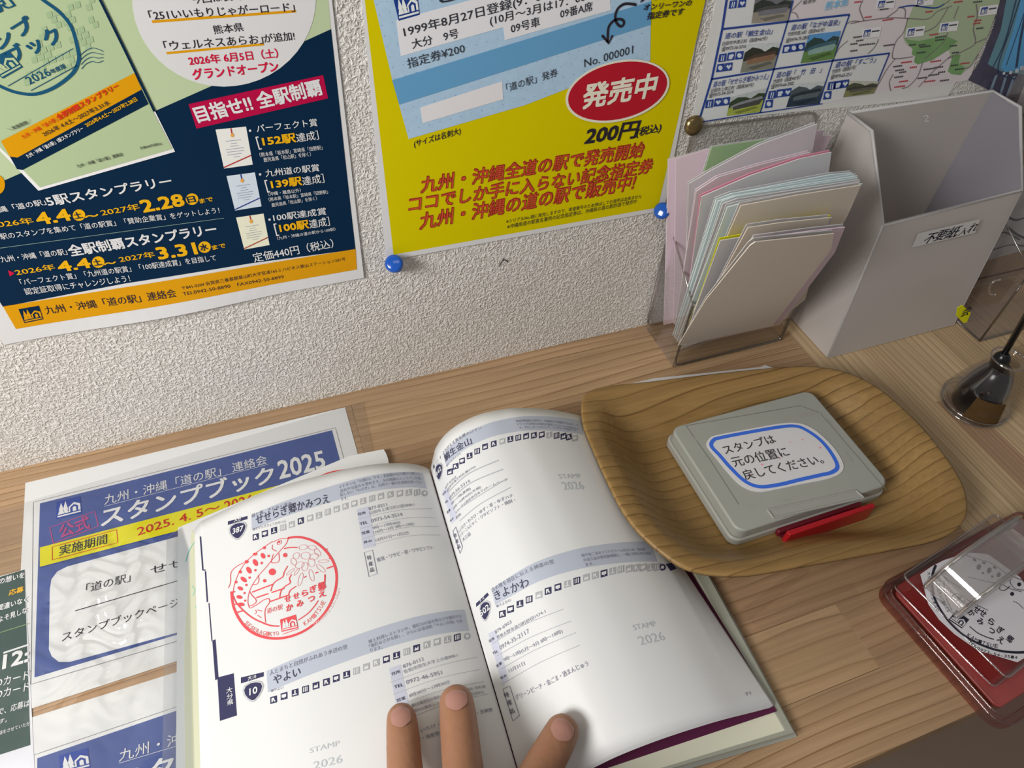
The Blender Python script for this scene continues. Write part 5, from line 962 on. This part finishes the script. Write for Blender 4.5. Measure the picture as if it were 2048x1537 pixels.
DKP = mat(C(52, 50, 66, .45), .35, .4, .5, 0, 120); SKY = mat(C(68, 125, 165, .46), .35, .4, .12, 0, 40)
P.poly([(2008, -30), (1985, 60), (1958, 125), (1936, 160), (1990, 186), (2031, 209), (2048, 170), (2100, 60), (2140, -30)], DKP, 1, 'dark_forest_picture')
P.poly([(2018, -30), (2001, 60), (1975, 128), (2000, 142), (2048, 150), (2090, 60), (2120, -30)], mat(C(75, 108, 120, .45), .35, .4, .25, 0, 50), 2, 'teal_picture')
P.poly([(2048, -30), (2026, 60), (2001, 135), (2010, 144), (2030, 140), (2060, 135), (2110, -30)], SKY, 3, 'sky_picture')
for l, w_ in (([(2034, -10), (2010, 80), (1985, 135)], 2), ([(2042, -10), (2016, 70), (1996, 130), (2004, 150), (2030, 158)], 2), ([(2052, 20), (2040, 80), (2032, 135)], 4), ([(2060, -10), (2036, 60), (2012, 130)], 1.5)): P.stroke(l, w_, mat(C(45, 55, 75, .45)), 5, smooth=True)
for l in ([(2012, 150), (2000, 190)], [(2028, 152), (2012, 196)], [(1992, 150), (1982, 178)]): P.stroke(l, 5, mat(C(95, 110, 125, .45)), 4)
for x, y, k in ((2005, 144, 5), (2018, 142, 6), (2030, 138, 7), (2040, 132, 8)): P.quad([(x, y), (x + k, y - 1), (x + k - 1, y + k), (x - 1, y + k)], mat(C(150, 158, 165, .45)), 6, name='far_building')
P.poly([(2031, 212), (2048, 170), (2110, 60), (2130, 120), (2080, 260)], mat((.7, .7, .7), .4), 4, 'white_margin')
# ---------------------------------------------------------------- glass bottle with black ink and a brush pen
bc = Vector((.4715, -.1605, 0)); bt = empty('ink_bottle', bc, 'small clear glass bottle with black contents and a brown paper label', 'bottle')
GLS = clear('bottle_glass', (.985, .98, .98), .05, .04); BLK = mat((.008, .008, .01), .25, .5)
# the whole bottle bulges at the foot and narrows to a lipped mouth
b = MB(); b.lathe([(0, .0004), (.0215, .0004), (.0238, .0022), (.0242, .006), (.0232, .013), (.0200, .024), (.0160, .034), (.0125, .041), (.0105, .0455), (.0100, .0485), (.0118, .0500), (.0126, .0515), (.0122, .0532), (.0108, .0538), (.0100, .0528), (.0090, .0495), (.0094, .045), (.0115, .040), (.0150, .033), (.0188, .023), (.0220, .0125), (.0228, .006), (.0215, .0028), (0, .0024)], GLS, bc, 48); b.build('glass', bt, smooth=True)
b = MB(); b.lathe([(0, .0027), (.0165, .0030), (.0172, .008), (.0168, .016), (.0150, .026), (.0120, .036), (.0096, .041), (.0085, .0420), (0, .0422)], BLK, bc, 40); b.build('black_ink', bt, smooth=True)
for r_, z in ((.0118, .0520), (.0236, .0022), (.0243, .0065)):
    b = MB(); pts = [bc + Vector((r_ * math.cos(a), r_ * math.sin(a), z)) for a in [2 * math.pi * k / 40 for k in range(41)]]; b.tube(pts, .0006, clear('glass_rim%d' % int(r_ * 1e4), (.75, .73, .73), .35, .05), 6); b.build('glass_rim', bt, smooth=True)
th0 = math.radians(-128); lb = MB(); vs = []; fs = []
for j in range(7):
    for i in range(9):
        z = .0048 + .0200 * j / 6; r_ = .0245 - (.0005 if z < .006 else 0) - max(0, z - .0075) * .255; a = th0 + (i / 8 - .5) * 1.05; vs.append(bc + Vector((r_ * math.cos(a), r_ * math.sin(a), z)))
fs = [(j * 9 + i, j * 9 + i + 1, (j + 1) * 9 + i + 1, (j + 1) * 9 + i) for j in range(6) for i in range(8)]; lb.add(vs, fs, mat((.085, .048, .018), .8, .08)); lb.build('brown_label', bt)
pen = empty('brush_pen', bc + Vector((0, 0, .0425)), 'black brush pen standing in the ink bottle, leaning to the right', 'brush')
pe = hit(2048, 640, (0, -.158, 0), (0, 1, 0)); p0 = bc + Vector((-.003, .002, .0426)); d_ = (pe - p0).normalized()
b = MB(); b.tube([p0, p0 + d_ * .008, p0 + d_ * .012, p0 + d_ * .016], [.0058, .0062, .0052, .0026], BLK, 14); b.build('ferrule', pen, smooth=True); b = MB(); b.tube([p0 + d_ * .014, p0 + d_ * .15], [.0022, .0022], mat((.012, .012, .014), .2, .6), 12); b.build('shaft', pen, smooth=True)
# ---------------------------------------------------------------- red-tinted case with the clear station stamp
a0, a1 = tab(1748, 1180, .004), tab(1999, 1468, .004); ang = math.atan2((a1 - a0).y, (a1 - a0).x) + math.radians(90); Rz = Matrix.Rotation(ang, 3, 'Z'); sx, sy = Rz @ Vector((1, 0, 0)), Rz @ Vector((0, 1, 0)); cd_ = (a1 - a0).length
RCL = clear('red_tinted_plastic', (.90, .74, .73), .06, .08); RCE = clear('red_tinted_edge', (.78, .58, .58), .18, .08); RMAT = mat((.36, .075, .07), .3, .45, .4, 0, 55)
sc0 = empty('stamp_case', a0 + Vector((.07, -.04, -.004)), 'red-tinted clear plastic case with an inky mat under the clear stamp at the right', 'case')
Tc = lambda v: Vector((a0.x, a0.y, 0)) + sx * v.x + sy * (v.y - cd_) + Vector((0, 0, v.z))
CW = .135
def cslab(x0, x1, y0, y1, r, z0, z1, m, name, par, bev=0, T=Tc):
    b = MB(); b.prism([T(p + Vector((0, 0, z0))) for p in rrect(x0, x1, y0, y1, r)], (0, 0, z1 - z0), m); return b.build(name, par, bevel=bev)
cslab(0, CW, 0, cd_, .010, .0004, .0024, RCL, 'case_floor', sc0); cslab(.010, CW - .008, .009, cd_ - .006, .004, .0026, .0046, RMAT, 'ink_mat', sc0, .0006)
o = [Tc(p) for p in rrect(0, CW, 0, cd_, .010)]; i_ = [Tc(p) for p in rrect(.0035, CW - .0035, .0035, cd_ - .0035, .008)]; n = len(o); b = MB(); Z = Vector((0, 0, 1))
b.add([p + Z * .0024 for p in o] + [p + Z * .0085 for p in o] + [p + Z * .0085 for p in i_] + [p + Z * .0024 for p in i_], [(k * n + j, k * n + (j + 1) % n, (k + 1) * n + (j + 1) % n, (k + 1) * n + j) for k in range(3) for j in range(n)], RCL); b.build('case_wall', sc0, smooth=False)
for zz, q in ((.0085, o), (.0085, i_)): b = MB(); b.tube([p + Z * zz for p in q] + [q[0] + Z * zz], .0005, RCE, 6); b.build('case_edge', sc0, smooth=True)
s0_, s1_ = tab(1797, 1160, .016), tab(2003, 1366, .016); sa = math.atan2((s1_ - s0_).y, (s1_ - s0_).x) + math.radians(90); Rs = Matrix.Rotation(sa, 3, 'Z'); tx, ty = Rs @ Vector((1, 0, 0)), Rs @ Vector((0, 1, 0)); sd = (s1_ - s0_).length
Tk = lambda v: Vector((s0_.x, s0_.y, 0)) + tx * v.x + ty * (v.y - sd) + Vector((0, 0, v.z))
st = empty('station_stamp', Tk(Vector((.045, sd / 2, .0047))), 'clear acrylic rubber stamp with an arched handle and a trout seal label', 'stamp')
cslab(.0015, .088, .0015, sd - .0015, .002, .0047, .0075, mat((.30, .02, .02), .4, .4), 'rubber_plate', st, 0, Tk); STC = clear('stamp_acrylic', (.965, .955, .955), .05, .06); cslab(0, .090, 0, sd, .003, .0078, .0215, STC, 'acrylic_base', st, 0, Tk)
b = MB()
for z in (.0215, .0080):
    q = [Tk(p + Z * z) for p in rrect(0, .090, 0, sd, .003)]; b.tube(q + [q[0]], .0006, clear('acr_rim%d' % int(z * 1e4), (.93, .91, .91), .3, .08), 6)
b.build('acrylic_edge', st, smooth=True)
# seal label lying on the base
LZ = .0218; LS = Surf(lambda u, v, o: Tk(Vector((u, v, LZ + o))), (.04, .04)); Pl_ = Print(LS, st)
g8 = lambda l: [(1720 + x / 2.972, 1020 + y / 2.972) for x, y in l]
lpx = g8([(358, 385), (430, 335), (500, 300), (640, 255), (760, 265), (950, 400), (1060, 560), (1120, 700), (1110, 800), (935, 908), (700, 838), (560, 740), (470, 655), (405, 562)])
LW = mat((.66, .64, .68), .5, .14); Pl_.poly(lpx, LW, 1, 'paper_label')
rg = [(450, 330), (432, 380), (428, 440), (440, 520), (480, 600), (540, 680), (620, 750), (720, 805), (830, 840), (950, 850), (1050, 835), (1110, 800)]
Pl_.stroke(g8(rg), 4.5, INK, 3, smooth=True, name='seal_ring'); Pl_.stroke(g8([(500, 420), (500, 490), (530, 570), (545, 600)]), 1.6, INK, 3, smooth=True, name='seal_line'); Pl_.stroke(g8([(650, 695), (700, 735), (760, 762), (795, 772)]), 2.2, INK, 3, smooth=True, name='seal_line')
ft = lambda l: g8(l)
arctext("SESERAGIKYO", [(452, 418), (456, 470), (478, 540), (520, 615)], 22, INK, Pl_, ft); arctext("KAMITSUE", [(630, 752), (690, 790), (750, 812), (820, 826)], 24, INK, Pl_, ft); arctext("TEL0973-54-3514", [(640, 790), (700, 835), (780, 865), (860, 880), (935, 890)], 18, INK, Pl_, ft)
arctext("大分県日田市上津江町", [(398, 370), (404, 430), (420, 520), (455, 615)], 18, INK, Pl_, ft)
Pl_.emblem(g8([(572, 598), (648, 655), (605, 708), (525, 655)]), INK, LW, 3)
for s_, a, b_, up_ in (("道", (570, 525), (592, 545), (586, 505)), ("の", (597, 550), (618, 566), (612, 530)), ("駅", (622, 568), (648, 590), (640, 550)), ("せ", (680, 620), (700, 590), (645, 600)), ("せ", (715, 640), (735, 612), (690, 625)), ("ら", (765, 690), (785, 665), (740, 675)), ("ぎ", (815, 740), (840, 715), (790, 720)), ("か", (645, 640), (668, 610), (622, 620)), ("み", (700, 690), (722, 660), (676, 668)), ("つ", (765, 745), (790, 715), (740, 722)), ("え", (820, 800), (845, 770), (795, 778)), ("郷", (870, 795), (900, 765), (842, 765))):
    if s_ in '道の駅': A, B_, U = g8([a, b_, up_])
    else:
        cx_, cy_ = (a[0] + b_[0]) / 2 - 5, (a[1] + b_[1]) / 2 - 10; A, B_, U = g8([(cx_ - 18, cy_ + 4), (cx_ + 12, cy_ + 30), (cx_ + 6, cy_ - 28)])
    Pl_.text(s_, A, B_, 10, INK, .02, 4, up=U)
for c, rx, ry, ro in (((705, 342), 4.5, 6, 20), ((767, 362), 4.5, 6.2, 25), ((824, 388), 4, 5, 30), ((730, 378), 2.4, 2.4, 0), ((785, 398), 2.4, 2.4, 0), ((850, 408), 2.2, 2.2, 0), ((903, 502), 4, 4, 0), ((680, 300), 4, 2.4, 30), ((735, 318), 4, 2.4, 30), ((800, 345), 4, 2.4, 30), ((945, 445), 4, 4, 0)): Pl_.ell(g8([c])[0], rx, ry, INK, ro, 3, 14, 'seal_spot')
for l in ([(620, 270), (700, 295), (790, 325), (870, 380), (960, 420)], [(640, 400), (760, 430), (830, 440), (890, 470), (960, 490)], [(835, 440), (830, 475), (860, 480), (890, 455)], [(905, 405), (890, 430), (920, 470), (975, 480)], [(530, 440), (500, 400), (540, 430), (600, 470)], [(540, 520), (570, 500), (600, 510), (640, 540), (760, 600)], [(910, 545), (940, 560), (970, 590)]): Pl_.stroke(g8(l), 1.3, INK, 3, smooth=True, name='seal_line')
# arched clear handle standing on the base
hb = MB(); Y0, Y1 = sd * .50, sd * .86; hp = [(.004, .022), (.008, .038), (.016, .046), (.028, .049), (.060, .049), (.076, .045), (.084, .036), (.087, .022)]; hin = [(.012, .022), (.015, .033), (.022, .0395), (.030, .041), (.058, .041), (.070, .038), (.076, .031), (.079, .022)]
ho = catmull([Vector((x, z)) for x, z in hp], 4); hi = catmull([Vector((x, z)) for x, z in hin], 4); n = len(ho); vs = []
for y in (Y0, Y1):
    for q in (ho, hi): vs += [Tk(Vector((p.x, y, p.y))) for p in q]
fs = []
for j in range(n - 1): fs += [(j, j + 1, n + j + 1, n + j), (2 * n + j, 3 * n + j, 3 * n + j + 1, 2 * n + j + 1), (j, 2 * n + j, 2 * n + j + 1, j + 1), (n + j, n + j + 1, 3 * n + j + 1, 3 * n + j)]
fs += [(0, n, 3 * n, 2 * n), (n - 1, 3 * n - 1, 4 * n - 1, 2 * n - 1)]
hm = clear('handle_acrylic', (.95, .94, .94), .16, .05, .12, (.8, .8, .8)); hb.add(vs, fs, hm); o = hb.build('handle', st, bevel=.003, seg=4)
em = clear('handle_glint', (.9, .88, .88), .5, .08); b = MB()
for y in (Y0 + .002, Y1 - .002): b.tube([Tk(Vector((p.x, y, p.y + .0003))) for p in ho], .0011, em, 8)
b.build('handle_edge', st, smooth=True)
# ---------------------------------------------------------------- hand
skin = mat((.36, .175, .10), .5, .35, .08, .25, 260); nailm = mat((.46, .235, .19), .3, .4)
def fpt(px, py, z): return tab(px, py, z)
def zpage(P_, px, py): q = P_.inv(px, py); return P_.at(q.x, q.y, 0)
t1 = zpage(SL, 803, 1440); t2 = zpage(SL, 914, 1410); t3 = zpage(SR, 1124, 1462)
HY = -.395
def finger(pts, rs, n=18):
    """lofted tube with a round tip; first point is the tip end"""
    p = catmull([Vector(q) for q in pts], 6); r_ = catmull([Vector((x, 0)) for x in rs], 6); return p, [v.x for v in r_]
fing = []
palm = Vector((.045, -.395, .072))
F1 = [fpt(803, 1438, t1.z + .009), fpt(806, 1475, t1.z + .0115), fpt(812, 1560, t1.z + .017), fpt(835, 1720, .055), Vector((.022, -.358, .068))]
F2 = [fpt(913, 1406, t2.z + .010), fpt(917, 1445, t2.z + .0125), fpt(926, 1540, t2.z + .020), fpt(945, 1700, .060), Vector((.046, -.352, .074))]
F3 = [fpt(1124, 1464, t3.z + .0095), fpt(1108, 1495, t3.z + .0115), fpt(1066, 1570, t3.z + .019), fpt(1010, 1690, .052), Vector((.066, -.356, .072))]
F0 = [Vector((-.018, -.335, .030)), Vector((-.016, -.345, .034)), Vector((-.010, -.360, .046)), Vector((-.003, -.372, .058)), Vector((.006, -.385, .062))]
FT = [Vector((.126, -.372, .034)), Vector((.119, -.382, .037)), Vector((.104, -.402, .046)), Vector((.086, -.424, .055)), Vector((.062, -.446, .062))]
RS_ = {0: [.0070, .0074, .0078, .0085, .0095], 1: [.0074, .0080, .0084, .0090, .0100], 2: [.0088, .0093, .0096, .0100, .0108], 3: [.0086, .0092, .0095, .0100, .0108], 4: [.0092, .0102, .0108, .0118, .0135]}
hb = MB()
for k, Fp in enumerate((F0, F1, F2, F3, FT)):
    p, r_ = finger(Fp, RS_[k]); d_ = (p[0] - p[1]).normalized(); R0 = r_[0]
    capp = [p[0] + d_ * R0 * math.sin(a) for a in (1.45, 1.15, .85, .55, .28)]; capr = [R0 * math.cos(a) for a in (1.45, 1.15, .85, .55, .28)]
    hb.tube(capp + p, capr + r_, skin, 20)
def blob(c, r_, T=None, n=20):
    vs = []; fs = []; m_ = 12
    for j in range(m_ + 1):
        for i in range(n):
            a, b_ = math.pi * j / m_, 2 * math.pi * i / n; vs.append(Vector(c) + (T @ Vector((r_[0] * math.sin(a) * math.cos(b_), r_[1] * math.sin(a) * math.sin(b_), r_[2] * math.cos(a))) if T else Vector((r_[0] * math.sin(a) * math.cos(b_), r_[1] * math.sin(a) * math.sin(b_), r_[2] * math.cos(a)))))
    for j in range(m_):
        for i in range(n): fs.append((j * n + i, j * n + (i + 1) % n, (j + 1) * n + (i + 1) % n, (j + 1) * n + i))
    hb.add(vs, fs, skin)
blob((.038, -.405, .066), (.044, .058, .017)); blob((.056, -.425, .062), (.028, .040, .017)); hb.tube([(.040, -.42, .066), (.042, -.47, .072), (.046, -.56, .085), (.052, -.68, .10)], [.024, .026, .032, .040], skin, 24)
raw = hb.build('hand', None, loc=(.04, -.42, .03)); rm = raw.modifiers.new('r', 'REMESH'); rm.mode = 'VOXEL'; rm.voxel_size = .0014; rm.use_smooth_shade = True; sm = raw.modifiers.new('s', 'SMOOTH'); sm.factor = .6; sm.iterations = 5
dg = bpy.context.evaluated_depsgraph_get(); me = bpy.data.meshes.new_from_object(raw.evaluated_get(dg)); bpy.data.objects.remove(raw)
me.materials.clear(); me.materials.append(skin)
for p in me.polygons: p.use_smooth = True
hand = bpy.data.objects.new('hand', me); COL.objects.link(hand); hand.location = (.04, -.42, .03)
tag(hand, 'tan left hand reaching in at the bottom edge, three fingertips pressing the open book', 'hand')
def nail(tip, along, px, py, w_, l_, z):
    c = tip; d_ = (tip - along).normalized(); up = Vector((0, 0, 1)); up = (up - d_ * up.dot(d_)).normalized(); vw = (CAM - c).normalized(); up = (up * .6 + (vw - d_ * vw.dot(d_)).normalized() * .4).normalized(); s_ = d_.cross(up)
    cc_ = c - d_ * .0035; b = MB(); vs = []; fs = []; n, m_ = 14, 10
    for j in range(m_ + 1):
        for i in range(n + 1):
            a = (i / n - .5) * 2; v = (j / m_ - .5) * 2; sh = (1 - abs(v) ** 3.2 * .35) if v > 0 else (1 - abs(v) ** 3 * .45)
            x = a * w_ * sh; vs.append(cc_ + s_ * x + d_ * (v * l_ * (1 - .22 * a * a)) + up * (z * math.sqrt(max(0.05, 1 - (x / (z * 1.12)) ** 2)) + .0009 - max(0, v) ** 2 * .0018))
    fs = [(j * (n + 1) + i, j * (n + 1) + i + 1, (j + 1) * (n + 1) + i + 1, (j + 1) * (n + 1) + i) for j in range(m_) for i in range(n)]
    b.add(vs, fs, nailm); b.build('fingernail', hand, smooth=True)
nail(F1[0], F1[1], 0, 0, .0048, .0062, .0074); nail(F2[0], F2[1], 0, 0, .0054, .0064, .0086); nail(F3[0], F3[1], 0, 0, .0056, .0066, .0084)
nail(FT[0], FT[1], 0, 0, .0056, .0066, .0090); nail(F0[0], F0[1], 0, 0, .0040, .0052, .0070)
